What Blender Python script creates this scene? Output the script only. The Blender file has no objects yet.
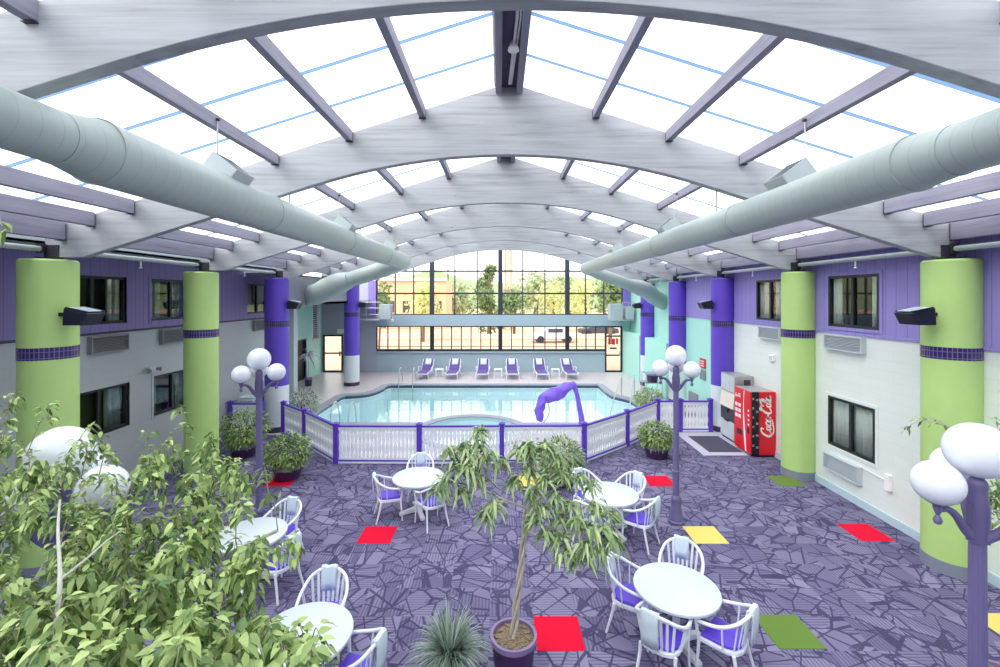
import bpy, bmesh, math, random
from mathutils import Vector, Matrix, Quaternion
random.seed(7)
C = bpy.context.scene.collection
PI = math.pi
F, CX, HZ, CAMZ = 445.0, 500.0, 296.0, 4.5

def P(px, py, d):
    return Vector(((px - CX) * d / F, d, CAMZ + (HZ - py) * d / F))

def lin(c):
    c /= 255.0
    return c / 12.92 if c <= 0.04045 else ((c + 0.055) / 1.055) ** 2.4

def S(r, g, b):
    return (lin(r), lin(g), lin(b), 1.0)

# ------------------------------------------------------------------ objects
def link(o, parent=None):
    C.objects.link(o)
    if parent is not None:
        o.parent = parent
    return o

def tag(o, label=None, cat=None, group=None, kind=None):
    if label: o['label'] = label
    if cat: o['category'] = cat
    if group: o['group'] = group
    if kind: o['kind'] = kind
    return o

def thing(name, label, cat, loc=(0, 0, 0), rz=0.0, group=None, kind=None):
    o = bpy.data.objects.new(name, None)
    o.location = loc
    o.rotation_euler = (0, 0, rz)
    o.empty_display_size = 0.1
    link(o)
    return tag(o, label, cat, group, kind)

def copy_tree(o, parent=None):
    c = o.copy()
    link(c, parent)
    for ch in list(o.children):
        copy_tree(ch, c)
    return c

class MB:
    """collects shapes, builds ONE mesh object"""
    def __init__(self):
        self.v, self.f, self.sm, self.mi = [], [], [], []
        self.cur = 0
    def add(self, vs, fs, smooth=False):
        n = len(self.v)
        self.v += [tuple(p) for p in vs]
        for f in fs:
            self.f.append(tuple(i + n for i in f))
            self.sm.append(smooth)
            self.mi.append(self.cur)
        return self
    def box(self, x0, x1, y0, y1, z0, z1, M=None):
        vs = [Vector(p) for p in ((x0, y0, z0), (x1, y0, z0), (x1, y1, z0), (x0, y1, z0),
                                  (x0, y0, z1), (x1, y0, z1), (x1, y1, z1), (x0, y1, z1))]
        if M is not None: vs = [M @ p for p in vs]
        return self.add(vs, [(0, 3, 2, 1), (4, 5, 6, 7), (0, 1, 5, 4), (1, 2, 6, 5), (2, 3, 7, 6), (3, 0, 4, 7)])
    def cbox(self, c, s, M=None):
        T = Matrix.Translation(c)
        if M is not None: T = T @ M
        return self.box(-s[0] / 2, s[0] / 2, -s[1] / 2, s[1] / 2, -s[2] / 2, s[2] / 2, T)
    def bar(self, a, b, w, h, up=(0, 0, 1)):
        a, b = Vector(a), Vector(b)
        d = (b - a)
        L = d.length
        d.normalize()
        u = Vector(up)
        s = d.cross(u)
        if s.length < 1e-5: s = d.cross(Vector((1, 0, 0)))
        s.normalize()
        u = s.cross(d)
        vs = []
        for t in (a, b):
            for (i, j) in ((-1, -1), (1, -1), (1, 1), (-1, 1)):
                vs.append(t + s * (i * w / 2) + u * (j * h / 2))
        return self.add(vs, [(0, 1, 2, 3), (7, 6, 5, 4), (0, 4, 5, 1), (1, 5, 6, 2), (2, 6, 7, 3), (3, 7, 4, 0)])
    def tube(self, path, r, n=10, cap=True, flat=1.0):
        pts = [Vector(p) for p in path]
        m = len(pts)
        rs = r if isinstance(r, (list, tuple)) else [r] * m
        t0 = (pts[1] - pts[0]).normalized()
        ref = Vector((0, 0, 1)) if abs(t0.z) < 0.9 else Vector((1, 0, 0))
        s = t0.cross(ref).normalized()
        vs, fs = [], []
        for i in range(m):
            if i == 0: t = pts[1] - pts[0]
            elif i == m - 1: t = pts[-1] - pts[-2]
            else: t = (pts[i + 1] - pts[i - 1])
            t.normalize()
            s = (s - t * s.dot(t))
            if s.length < 1e-6: s = t.orthogonal()
            s.normalize()
            u = s.cross(t)
            for k in range(n):
                a = 2 * PI * k / n
                vs.append(pts[i] + s * (math.cos(a) * rs[i]) + u * (math.sin(a) * rs[i] * flat))
        for i in range(m - 1):
            for k in range(n):
                k2 = (k + 1) % n
                fs.append((i * n + k, i * n + k2, (i + 1) * n + k2, (i + 1) * n + k))
        if cap:
            fs.append(tuple(reversed(range(n))))
            fs.append(tuple((m - 1) * n + k for k in range(n)))
        return self.add(vs, fs, True)
    def lathe(self, prof, n=24, c=(0, 0, 0), smooth=True):
        vs, fs = [], []
        m = len(prof)
        for (r, z) in prof:
            for k in range(n):
                a = 2 * PI * k / n
                vs.append((c[0] + r * math.cos(a), c[1] + r * math.sin(a), c[2] + z))
        for i in range(m - 1):
            for k in range(n):
                k2 = (k + 1) % n
                fs.append((i * n + k, i * n + k2, (i + 1) * n + k2, (i + 1) * n + k))
        self.add(vs, fs, smooth)
        if prof[0][0] > 1e-4: self.f.append(tuple(len(self.v) - m * n + k for k in reversed(range(n)))); self.sm.append(False); self.mi.append(self.cur)
        if prof[-1][0] > 1e-4: self.f.append(tuple(len(self.v) - n + k for k in range(n))); self.sm.append(False); self.mi.append(self.cur)
        return self
    def sphere(self, c, r, n=24, m=14, sz=1.0):
        prof = [(r * math.sin(PI * i / m), -r * sz * math.cos(PI * i / m)) for i in range(m + 1)]
        prof[0] = (1e-5, -r * sz); prof[-1] = (1e-5, r * sz)
        return self.lathe(prof, n, c)
    def prism(self, poly, z0, z1, M=None):
        n = len(poly)
        vs = [Vector((p[0], p[1], z0)) for p in poly] + [Vector((p[0], p[1], z1)) for p in poly]
        if M is not None: vs = [M @ p for p in vs]
        fs = [tuple(reversed(range(n))), tuple(range(n, 2 * n))]
        for i in range(n):
            j = (i + 1) % n
            fs.append((i, j, n + j, n + i))
        return self.add(vs, fs)
    def build(self, name, mats, parent=None, bevel=0.0, seg=2, M=None, solid=0.0, sub=0):
        me = bpy.data.meshes.new(name)
        vs = self.v if M is None else [tuple(M @ Vector(p)) for p in self.v]
        me.from_pydata(vs, [], self.f)
        me.polygons.foreach_set('use_smooth', self.sm)
        if not isinstance(mats, (list, tuple)): mats = [mats]
        for m in mats: me.materials.append(m)
        if len(mats) > 1: me.polygons.foreach_set('material_index', self.mi)
        me.update()
        if any(self.sm): me.set_sharp_from_angle(angle=0.75)
        o = bpy.data.objects.new(name, me)
        link(o, parent)
        if solid:
            md = o.modifiers.new('solid', 'SOLIDIFY'); md.thickness = solid; md.offset = 0
        if sub:
            md = o.modifiers.new('sub', 'SUBSURF'); md.levels = sub; md.render_levels = sub
        if bevel:
            md = o.modifiers.new('bevel', 'BEVEL'); md.width = bevel; md.segments = seg
            md.limit_method = 'ANGLE'; md.angle_limit = 0.7
        return o

def struct(mb, name, mats, parent=None, **k):
    o = mb.build(name, mats, parent, **k)
    if parent is None: o['kind'] = 'structure'
    return o

def spline(pts, n=8):
    pts = [Vector(p) for p in pts]
    out = []
    for i in range(len(pts) - 1):
        p0 = pts[max(i - 1, 0)]; p1 = pts[i]; p2 = pts[i + 1]; p3 = pts[min(i + 2, len(pts) - 1)]
        for k in range(n):
            t = k / n
            out.append(0.5 * ((2 * p1) + (p2 - p0) * t + (2 * p0 - 5 * p1 + 4 * p2 - p3) * t * t + (3 * p1 - p0 - 3 * p2 + p3) * t ** 3))
    out.append(pts[-1])
    return out

# ---------------------------------------------------------------- materials
class NT:
    def __init__(self, name):
        self.m = bpy.data.materials.new(name); self.m.use_nodes = True
        self.t = self.m.node_tree; self.N = self.t.nodes; self.L = self.t.links
        self.N.clear()
        self.out = self.N.new('ShaderNodeOutputMaterial')
    def n(self, typ, **k):
        o = self.N.new(typ)
        for a, v in k.items():
            if a.startswith('i_'):
                key = a[2:]
                key = int(key) if key.isdigit() else key.replace('_', ' ')
                if isinstance(v, bpy.types.NodeSocket): self.L.new(v, o.inputs[key])
                else: o.inputs[key].default_value = v
            else: setattr(o, a, v)
        return o
    def math(self, op, a, b=0.0, c=0.0):
        o = self.N.new('ShaderNodeMath'); o.operation = op
        for i, v in enumerate((a, b, c)):
            if isinstance(v, bpy.types.NodeSocket): self.L.new(v, o.inputs[i])
            else: o.inputs[i].default_value = v
        return o.outputs[0]
    def mix(self, f, a, b):
        o = self.N.new('ShaderNodeMix'); o.data_type = 'RGBA'
        for key, v in ((0, f), (6, a), (7, b)):
            if isinstance(v, bpy.types.NodeSocket): self.L.new(v, o.inputs[key])
            else: o.inputs[key].default_value = v
        return o.outputs[2]
    def obj(self): return self.N.new('ShaderNodeTexCoord').outputs['Object']
    def xyz(self, v):
        o = self.N.new('ShaderNodeSeparateXYZ'); self.L.new(v, o.inputs[0]); return o.outputs
    def comb(self, x, y, z):
        o = self.N.new('ShaderNodeCombineXYZ')
        for i, v in enumerate((x, y, z)):
            if isinstance(v, bpy.types.NodeSocket): self.L.new(v, o.inputs[i])
            else: o.inputs[i].default_value = v
        return o.outputs[0]
    def scale(self, v, s):
        o = self.N.new('ShaderNodeVectorMath'); o.operation = 'MULTIPLY'
        self.L.new(v, o.inputs[0]); o.inputs[1].default_value = s; return o.outputs[0]
    def noise(self, v, s, detail=3.0, rough=0.5):
        o = self.N.new('ShaderNodeTexNoise'); self.L.new(v, o.inputs['Vector'])
        o.inputs['Scale'].default_value = s; o.inputs['Detail'].default_value = detail
        o.inputs['Roughness'].default_value = rough
        return o.outputs[0]
    def ramp(self, f, stops):
        o = self.N.new('ShaderNodeValToRGB'); self.L.new(f, o.inputs[0])
        e = o.color_ramp.elements
        while len(e) < len(stops): e.new(0.5)
        for q, (p, c) in zip(e, stops):
            q.position = p; q.color = c
        return o.outputs[0]
    def bump(self, h, strength=0.3, dist=0.01):
        o = self.N.new('ShaderNodeBump'); o.inputs['Strength'].default_value = strength
        o.inputs['Distance'].default_value = dist; self.L.new(h, o.inputs['Height']); return o.outputs[0]
    def bsdf(self, col, rough=0.6, metal=0.0, normal=None, spec=0.5):
        b = self.N.new('ShaderNodeBsdfPrincipled')
        if isinstance(col, bpy.types.NodeSocket): self.L.new(col, b.inputs['Base Color'])
        else: b.inputs['Base Color'].default_value = col
        if isinstance(rough, bpy.types.NodeSocket): self.L.new(rough, b.inputs['Roughness'])
        else: b.inputs['Roughness'].default_value = rough
        b.inputs['Metallic'].default_value = metal
        b.inputs['Specular IOR Level'].default_value = spec
        if normal is not None: self.L.new(normal, b.inputs['Normal'])
        return b.outputs[0]
    def done(self, sh):
        self.L.new(sh, self.out.inputs[0]); return self.m

def mul(c, k): return (min(1, c[0] * k), min(1, c[1] * k), min(1, c[2] * k), 1)

def plain(name, c, rough=0.5, metal=0.0, var=0.08, sc=6.0, bump=0.0, spec=0.5):
    t = NT(name); v = t.obj()
    nz = t.noise(v, sc, 4)
    col = t.mix(nz, mul(c, 1 - var), mul(c, 1 + var))
    nm = t.bump(t.noise(v, sc * 12, 3), bump, 0.004) if bump else None
    return t.done(t.bsdf(col, rough, metal, nm, spec))

M = {}
M['white'] = plain('white_paint', S(232, 236, 240), 0.4, var=0.03)
M['fence_white'] = plain('fence_white', S(246, 248, 252), 0.45, var=0.02)
M['table_white'] = plain('table_white', S(206, 215, 218), 0.35, var=0.02)
M['lime'] = plain('lime_paint', S(180, 212, 128), 0.5, var=0.03, bump=0.05)
M['purple'] = plain('purple_paint', S(94, 66, 186), 0.45, var=0.04)
M['fence_purple'] = plain('fence_purple', S(92, 62, 186), 0.45, var=0.05)
M['colwhite'] = plain('column_white', S(214, 222, 224), 0.5, var=0.03)
M['skirt'] = plain('grey_skirting', S(128, 134, 146), 0.6, var=0.05)
M['darkskirt'] = plain('dark_skirting', S(60, 50, 78), 0.5)
M['seat'] = plain('purple_vinyl', S(98, 66, 206), 0.45, var=0.06)
M['lamp'] = plain('lamp_iron', S(104, 97, 138), 0.4, var=0.08, bump=0.06)
M['globe'] = plain('globe_glass', S(228, 232, 238), 0.15, var=0.01)
M['steel'] = plain('steel', S(190, 194, 198), 0.3, 0.9)
M['darksteel'] = plain('dark_steel', S(52, 52, 60), 0.5)
M['black'] = plain('black_plastic', S(26, 28, 44), 0.4)
M['frame'] = plain('window_frame', S(34, 36, 42), 0.45)
M['mull'] = plain('dark_mullion', S(50, 54, 66), 0.5)
M['lens'] = plain('lamp_lens', S(190, 200, 208), 0.25)
M['bark'] = plain('bark', S(196, 186, 168), 0.8, var=0.4, sc=14, bump=0.4)
M['darkbark'] = plain('dark_bark', S(112, 92, 70), 0.85, var=0.3, sc=14, bump=0.4)
M['palebark'] = plain('pale_bark', S(186, 184, 176), 0.8, var=0.2, sc=20, bump=0.3)
M['twig'] = plain('green_twig', S(140, 138, 108), 0.7, var=0.2)
M['pot'] = plain('pot_plum', S(66, 40, 84), 0.35, var=0.1)
M['potrim'] = plain('pot_rim', S(134, 114, 154), 0.4, var=0.08)
M['soil'] = plain('bark_mulch', S(140, 122, 100), 0.9, var=0.8, sc=30, bump=0.8)
M['red'] = plain('vending_red', S(222, 22, 36), 0.3, var=0.04)
M['vwhite'] = plain('vending_white', S(244, 240, 240), 0.35)
M['silver'] = plain('silver_panel', S(178, 178, 180), 0.35, 0.5)
M['cream'] = plain('cream_panel', S(226, 216, 202), 0.4)
M['darkgrey'] = plain('dark_grey', S(62, 64, 72), 0.5)
M['midgrey'] = plain('mid_grey', S(128, 132, 138), 0.5)
M['greybox'] = plain('grey_box', S(176, 186, 188), 0.5)
M['grille'] = plain('grille', S(196, 204, 208), 0.5)
M['grille_dark'] = plain('grille_grey', S(134, 136, 138), 0.55)
M['hoist'] = plain('purple_cover', S(122, 92, 216), 0.6, var=0.08)
M['towel'] = plain('towel', S(216, 230, 236), 0.95, var=0.05, sc=30, bump=0.5)
M['sling'] = plain('purple_sling', S(92, 72, 140), 0.7)
M['mat'] = plain('entrance_mat', S(72, 70, 90), 0.95, var=0.2, sc=60, bump=0.3)
M['vinyl'] = plain('pale_vinyl', S(186, 186, 198), 0.6, var=0.05)
M['grey_wall'] = plain('grey_paint', S(166, 170, 184), 0.6, var=0.03)
M['grey_dark_wall'] = plain('grey_dark_paint', S(134, 136, 146), 0.6, var=0.04)
M['teal_band'] = plain('teal_band', S(164, 184, 194), 0.5, var=0.03)
M['mint'] = plain('mint_paint', S(172, 226, 212), 0.5, var=0.03)
M['base_blue'] = plain('baseboard_blue', S(188, 210, 216), 0.5)
M['pipe'] = plain('pipe_paint', S(176, 186, 182), 0.45)
M['concrete'] = plain('coping', S(150, 152, 162), 0.8, var=0.1, sc=20)
M['tileband'] = plain('pool_tile', S(74, 78, 100), 0.25)
M['basin'] = plain('basin', S(216, 238, 240), 0.5)
M['brick'] = plain('tan_stucco', S(222, 178, 144), 0.8)
M['bgwhite'] = plain('pale_stucco', S(228, 206, 186), 0.8)
M['asphalt'] = plain('warm_asphalt', S(196, 160, 134), 0.9, var=0.15, sc=0.2)
M['mast'] = plain('lattice_mast', S(200, 170, 150), 0.7)
M['signred'] = plain('sign_red', S(206, 40, 60), 0.4)
M['signgrey'] = plain('sign_grey', S(120, 130, 136), 0.4)
M['interior'] = plain('room_dark', S(24, 26, 30), 0.8)
M['card'] = plain('carton', S(216, 208, 200), 0.7)

def wood(name, base, axis):
    t = NT(name); v = t.obj()
    sc = {'x': (0.35, 6, 9), 'y': (6, 0.5, 9)}[axis]
    w = t.scale(v, sc)
    n1 = t.noise(w, 2.2, 6, 0.62)
    n2 = t.noise(t.scale(v, tuple(a * 0.35 for a in sc)), 1.7, 3)
    f = t.math('ADD', t.math('MULTIPLY', n1, 0.7), t.math('MULTIPLY', n2, 0.3))
    col = t.ramp(f, [(0.28, mul(base, 0.5)), (0.42, mul(base, 0.86)), (0.53, base), (0.72, mul(base, 1.16))])
    # knots
    vo = t.n('ShaderNodeTexVoronoi'); t.L.new(t.scale(v, (1.1, 1.1, 2.6)), vo.inputs['Vector']); vo.inputs['Scale'].default_value = 1.0
    k = t.math('LESS_THAN', vo.outputs['Distance'], 0.045)
    col = t.mix(t.math('MULTIPLY', k, 0.55), col, mul(base, 0.35))
    return t.done(t.bsdf(col, 0.7, 0, t.bump(n1, 0.25, 0.006)))
M['wood_x'] = wood('whitewashed_arch', S(164, 166, 170), 'x')
M['wood_y'] = wood('grey_purlin_wood', S(142, 140, 156), 'y')
M['ridge_dark'] = plain('ridge_lining', S(66, 58, 88), 0.7)

def blockwall(name, c):
    t = NT(name); v = t.obj(); x = t.xyz(v)
    br = t.n('ShaderNodeTexBrick'); t.L.new(t.comb(t.math('ADD', x[1], x[0]), x[2], 0.0), br.inputs['Vector'])
    br.inputs['Scale'].default_value = 1.0
    br.inputs['Brick Width'].default_value = 0.8; br.inputs['Row Height'].default_value = 0.2
    br.inputs['Mortar Size'].default_value = 0.006; br.inputs['Mortar Smooth'].default_value = 0.6
    br.inputs['Color1'].default_value = c; br.inputs['Color2'].default_value = mul(c, 0.98); br.inputs['Mortar'].default_value = mul(c, 0.91)
    nz = t.noise(v, 1.3, 3)
    col = t.mix(t.math('MULTIPLY', nz, 0.12), br.outputs['Color'], mul(c, 0.75))
    h = t.math('SUBTRACT', 1.0, br.outputs['Fac'])
    return t.done(t.bsdf(col, 0.55, 0, t.bump(h, 0.25, 0.008)))
M['white_block'] = blockwall('white_block', S(228, 235, 228))
M['grey_block'] = blockwall('grey_block', S(180, 184, 186))

def siding(name, c, ax=1):
    t = NT(name); v = t.obj(); x = t.xyz(v)
    s = t.math('FRACT', t.math('MULTIPLY', x[ax], 1 / 0.24))
    g = t.math('LESS_THAN', s, 0.07)
    nz = t.noise(t.scale(v, (8, 8, 0.6)), 2, 3)
    col = t.mix(t.math('MULTIPLY', g, 0.6), t.mix(nz, mul(c, 0.92), mul(c, 1.06)), mul(c, 0.5))
    return t.done(t.bsdf(col, 0.55, 0, t.bump(t.math('SUBTRACT', 1.0, g), 0.5, 0.01)))
M['siding'] = siding('purple_siding', S(152, 140, 206))
M['siding_dark'] = siding('plum_siding', S(134, 120, 174))
M['siding_end'] = siding('purple_siding_end', S(142, 124, 206), 0)

def tileband():
    t = NT('band_tiles'); v = t.obj(); x = t.xyz(v)
    a = t.math('MULTIPLY', t.math('ARCTAN2', x[1], x[0]), 0.375)
    br = t.n('ShaderNodeTexBrick'); br.offset = 0.0
    t.L.new(t.comb(a, x[2], 0.0), br.inputs['Vector'])
    br.inputs['Scale'].default_value = 1.0
    br.inputs['Brick Width'].default_value = 0.058; br.inputs['Row Height'].default_value = 0.1
    br.inputs['Mortar Size'].default_value = 0.005; br.inputs['Mortar Smooth'].default_value = 0.0
    br.inputs['Color1'].default_value = S(40, 22, 84); br.inputs['Color2'].default_value = S(54, 34, 104); br.inputs['Mortar'].default_value = S(112, 104, 150)
    return t.done(t.bsdf(br.outputs['Color'], 0.2))
M['tiles'] = tileband()

def duct():
    t = NT('duct_paint'); v = t.obj(); x = t.xyz(v)
    s = t.math('FRACT', t.math('MULTIPLY', x[1], 1 / 0.16))
    g = t.math('LESS_THAN', s, 0.06)
    col = t.mix(t.math('MULTIPLY', g, 0.30), S(160, 172, 168), S(112, 122, 124))
    return t.done(t.bsdf(col, 0.45, 0, t.bump(t.math('ABSOLUTE', t.math('SUBTRACT', s, 0.5)), 0.25, 0.012)))
M['duct'] = duct()
M['duct_plain'] = plain('duct_paint_plain', S(160, 172, 168), 0.45, var=0.05)

def glazing(name, tint, keep):
    t = NT(name)
    tr = t.n('ShaderNodeBsdfTransparent'); tr.inputs[0].default_value = tint
    tl = t.n('ShaderNodeBsdfTranslucent'); tl.inputs[0].default_value = tint
    m = t.n('ShaderNodeMixShader'); m.inputs[0].default_value = 1 - keep
    t.L.new(tr.outputs[0], m.inputs[1]); t.L.new(tl.outputs[0], m.inputs[2])
    return t.done(m.outputs[0])
M['glazing'] = glazing('milky_roof_panel', (0.93, 0.95, 0.985, 1), 0.85)
M['seam'] = glazing('blue_panel_seam', (0.35, 0.45, 0.57, 1), 0.7)

def fresnel2(t, ior):
    # same reflectance from both sides of a thin pane
    g = t.N.new('ShaderNodeNewGeometry'); fr = t.n('ShaderNodeFresnel')
    bf = g.outputs['Backfacing']
    t.L.new(t.math('ADD', t.math('MULTIPLY', bf, 1 / ior - ior), ior), fr.inputs[0])
    return fr
def glass(name, tint, base_refl=0.04, ior=1.45):
    t = NT(name)
    tr = t.n('ShaderNodeBsdfTransparent'); tr.inputs[0].default_value = tint
    gl = t.n('ShaderNodeBsdfGlossy'); gl.inputs['Roughness'].default_value = 0.02
    fr = fresnel2(t, ior)
    m = t.n('ShaderNodeMixShader'); t.L.new(fr.outputs[0], m.inputs[0])
    t.L.new(tr.outputs[0], m.inputs[1]); t.L.new(gl.outputs[0], m.inputs[2])
    return t.done(m.outputs[0])
M['glass'] = glass('clear_glass', (0.95, 0.97, 0.96, 1))
M['roomglass'] = glass('room_glass', (0.93, 0.95, 0.94, 1), ior=1.5)

def water():
    t = NT('pool_water'); v = t.obj()
    h = t.noise(t.scale(v, (1.0, 1.6, 1)), 2.4, 3)
    nm = t.bump(h, 0.04, 0.05)
    tr = t.n('ShaderNodeBsdfTransparent'); tr.inputs[0].default_value = (0.93, 0.985, 0.985, 1)
    gl = t.n('ShaderNodeBsdfGlossy'); gl.inputs['Roughness'].default_value = 0.015; t.L.new(nm, gl.inputs['Normal'])
    fr = fresnel2(t, 1.5); t.L.new(nm, fr.inputs['Normal'])
    m = t.n('ShaderNodeMixShader'); t.L.new(fr.outputs[0], m.inputs[0])
    t.L.new(tr.outputs[0], m.inputs[1]); t.L.new(gl.outputs[0], m.inputs[2])
    return t.done(m.outputs[0])
M['water'] = water()

def leafmat(name, c1, c2, transl=0.35, rough=0.45):
    t = NT(name)
    gi = t.N.new('ShaderNodeNewGeometry')
    col = t.mix(gi.outputs['Random Per Island'], c1, c2)
    b = t.bsdf(col, rough)
    tl = t.n('ShaderNodeBsdfTranslucent'); t.L.new(col, tl.inputs[0])
    m = t.n('ShaderNodeMixShader'); m.inputs[0].default_value = transl
    t.L.new(b, m.inputs[1]); t.L.new(tl.outputs[0], m.inputs[2])
    return t.done(m.outputs[0])
M['fig_leaf'] = leafmat('fig_leaf', S(58, 98, 38), S(190, 210, 132), 0.2)
M['alii_leaf'] = leafmat('alii_leaf', S(78, 112, 60), S(190, 208, 150), 0.22)
M['shrub_leaf'] = leafmat('shrub_leaf', S(66, 104, 42), S(170, 194, 112), 0.2)
M['grass_leaf'] = leafmat('grass_leaf', S(70, 96, 80), S(184, 200, 182), 0.2)
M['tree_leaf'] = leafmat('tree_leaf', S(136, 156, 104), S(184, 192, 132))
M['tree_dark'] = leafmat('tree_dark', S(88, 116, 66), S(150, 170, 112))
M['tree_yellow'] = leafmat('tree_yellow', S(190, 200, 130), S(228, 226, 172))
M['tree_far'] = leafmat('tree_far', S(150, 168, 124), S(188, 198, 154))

def carpet():
    t = NT('carpet_shards'); v = t.obj(); x = t.xyz(v)
    TX, TY = 0.617, 0.61
    u = t.math('DIVIDE', t.math('SUBTRACT', x[0], 0.47), TX)
    w = t.math('DIVIDE', t.math('SUBTRACT', x[1], 5.64), TY)
    cell = t.comb(t.math('FLOOR', u), t.math('FLOOR', w), 0.0)
    wn = t.n('ShaderNodeTexWhiteNoise', noise_dimensions='3D'); t.L.new(cell, wn.inputs['Vector'])
    off = t.n('ShaderNodeVectorMath', operation='SCALE'); t.L.new(wn.outputs['Color'], off.inputs[0]); off.inputs['Scale'].default_value = 40.0
    vv = t.n('ShaderNodeVectorMath', operation='ADD'); t.L.new(t.comb(x[0], x[1], 0.0), vv.inputs[0]); t.L.new(off.outputs[0], vv.inputs[1])
    xy = vv.outputs[0]
    # shards: voronoi facets in a stretched, rotated frame per tile
    rot = t.n('ShaderNodeVectorRotate', rotation_type='Z_AXIS'); t.L.new(xy, rot.inputs['Vector'])
    t.L.new(t.math('MULTIPLY', wn.outputs['Value'], 6.283), rot.inputs['Angle'])
    st = t.scale(rot.outputs[0], (1.0, 2.3, 1.0))
    vo = t.n('ShaderNodeTexVoronoi', feature='F1', distance='MANHATTAN'); t.L.new(st, vo.inputs['Vector']); vo.inputs['Scale'].default_value = 1.7
    ve = t.n('ShaderNodeTexVoronoi', feature='DISTANCE_TO_EDGE'); t.L.new(st, ve.inputs['Vector']); ve.inputs['Scale'].default_value = 1.7
    ve2 = t.n('ShaderNodeTexVoronoi', feature='DISTANCE_TO_EDGE'); t.L.new(t.scale(rot.outputs[0], (2.0, 0.8, 1.0)), ve2.inputs['Vector']); ve2.inputs['Scale'].default_value = 1.25
    line = t.math('MAXIMUM', t.math('LESS_THAN', ve.outputs['Distance'], 0.036), t.math('LESS_THAN', ve2.outputs['Distance'], 0.022))
    fc = t.xyz(vo.outputs['Color'])
    # thin ribs, along x or y by tile
    sel = t.math('GREATER_THAN', wn.outputs['Value'], 0.5)
    co = t.math('ADD', t.math('MULTIPLY', x[0], sel), t.math('MULTIPLY', x[1], t.math('SUBTRACT', 1.0, sel)))
    rib = t.math('GREATER_THAN', t.math('FRACT', t.math('MULTIPLY', co, 1 / 0.05)), 0.6)
    ribamt = t.math('MULTIPLY', rib, t.math('MULTIPLY', t.math('GREATER_THAN', fc[1], 0.35), 0.62))
    base = t.mix(fc[0], S(112, 106, 136), S(150, 145, 172))
    col = t.mix(ribamt, base, S(82, 76, 106))
    col = t.mix(t.math('MULTIPLY', line, 0.85), col, S(62, 56, 86))
    tone = t.math('MULTIPLY', wn.outputs['Value'], 0.25)
    col = t.mix(tone, col, S(88, 82, 112))
    nz = t.noise(v, 180, 2)
    col = t.mix(t.math('MULTIPLY', nz, 0.3), col, S(70, 64, 98))
    return t.done(t.bsdf(col, 0.95, 0, t.bump(nz, 0.4, 0.004), 0.1))
M['carpet'] = carpet()

def pile(name, c):
    t = NT(name); v = t.obj(); nz = t.noise(v, 160, 2)
    return t.done(t.bsdf(t.mix(nz, mul(c, 0.86), mul(c, 1.1)), 0.95, 0, t.bump(nz, 0.4, 0.004), 0.1))
M['pile_red'] = pile('pile_red', S(226, 24, 56))
M['pile_green'] = pile('pile_green', S(104, 132, 62))
M['pile_yellow'] = pile('pile_yellow', S(226, 206, 112))

def deckmat():
    t = NT('pool_deck_tile'); v = t.obj(); x = t.xyz(v)
    br = t.n('ShaderNodeTexBrick'); br.offset = 0.0; t.L.new(v, br.inputs['Vector'])
    br.inputs['Scale'].default_value = 1.0; br.inputs['Brick Width'].default_value = 0.3; br.inputs['Row Height'].default_value = 0.3
    br.inputs['Mortar Size'].default_value = 0.006
    br.inputs['Color1'].default_value = S(206, 196, 196); br.inputs['Color2'].default_value = S(198, 188, 190); br.inputs['Mortar'].default_value = S(168, 158, 162)
    nz = t.noise(v, 1.2, 3)
    col = t.mix(t.math('MULTIPLY', nz, 0.3), br.outputs['Color'], S(178, 164, 162))
    return t.done(t.bsdf(col, 0.35))
M['deck'] = deckmat()

def curtainmat(name, c):
    return plain(name, c, 0.9, var=0.1, sc=10)
M['curtain'] = curtainmat('pale_curtain', S(206, 214, 204))
M['curtain_dark'] = curtainmat('dim_curtain', S(112, 132, 128))

# ------------------------------------------------------------------ setting
XL, XLR, XR, YB, YE = -8.85, -10.55, 7.7, -4.2, 26.3
BAY, Y0 = 3.78, 7.4
RX = 0.15                     # ridge x
APEX, SL = 8.02, 0.316
def ztop(u): return APEX - SL * abs(u)
def zbot(u):
    u = abs(u); R = 10.7; L = 3.2
    if u <= L: d = R - math.sqrt(R * R - u * u)
    else: d = (R - math.sqrt(R * R - L * L)) + 0.313 * (u - L)
    return max(6.83 - d, 5.14)
TY = [Y0 + BAY * k for k in range(-2, 5)]      # -0.16, 3.62, 7.4 ... 22.52

def poly_face(name, outer, holes, z, m, kind=True):
    bm = bmesh.new(); edges = []
    for loop in [outer] + holes:
        vs = [bm.verts.new((p[0], p[1], z)) for p in loop]
        for i in range(len(vs)): edges.append(bm.edges.new((vs[i], vs[(i + 1) % len(vs)])))
    bmesh.ops.triangle_fill(bm, use_beauty=True, use_dissolve=False, edges=edges, normal=(0, 0, 1))
    for f in bm.faces:
        if f.normal.z < 0: f.normal_flip()
    me = bpy.data.meshes.new(name); bm.to_mesh(me); bm.free(); me.materials.append(m)
    o = link(bpy.data.objects.new(name, me))
    if kind: o['kind'] = 'structure'
    return o

fence_line = [(-8.7, 14.4), (-7.0, 14.4), (-5.9, 13.45), (-4.4, 11.95), (2.27, 12.0), (3.81, 13.35), (5.22, 14.75), (XR, 14.75)]
struct(MB().add([(XL - .1, YB, 0), (XR + .1, YB, 0), (XR + .1, 14.75, 0)] + [(p[0], p[1], 0) for p in reversed(fence_line[:-1])] + [(XL - .1, 14.4, 0)],
                [tuple(range(3 + len(fence_line) - 1 + 1))]), 'floor', M['carpet'])

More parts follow.
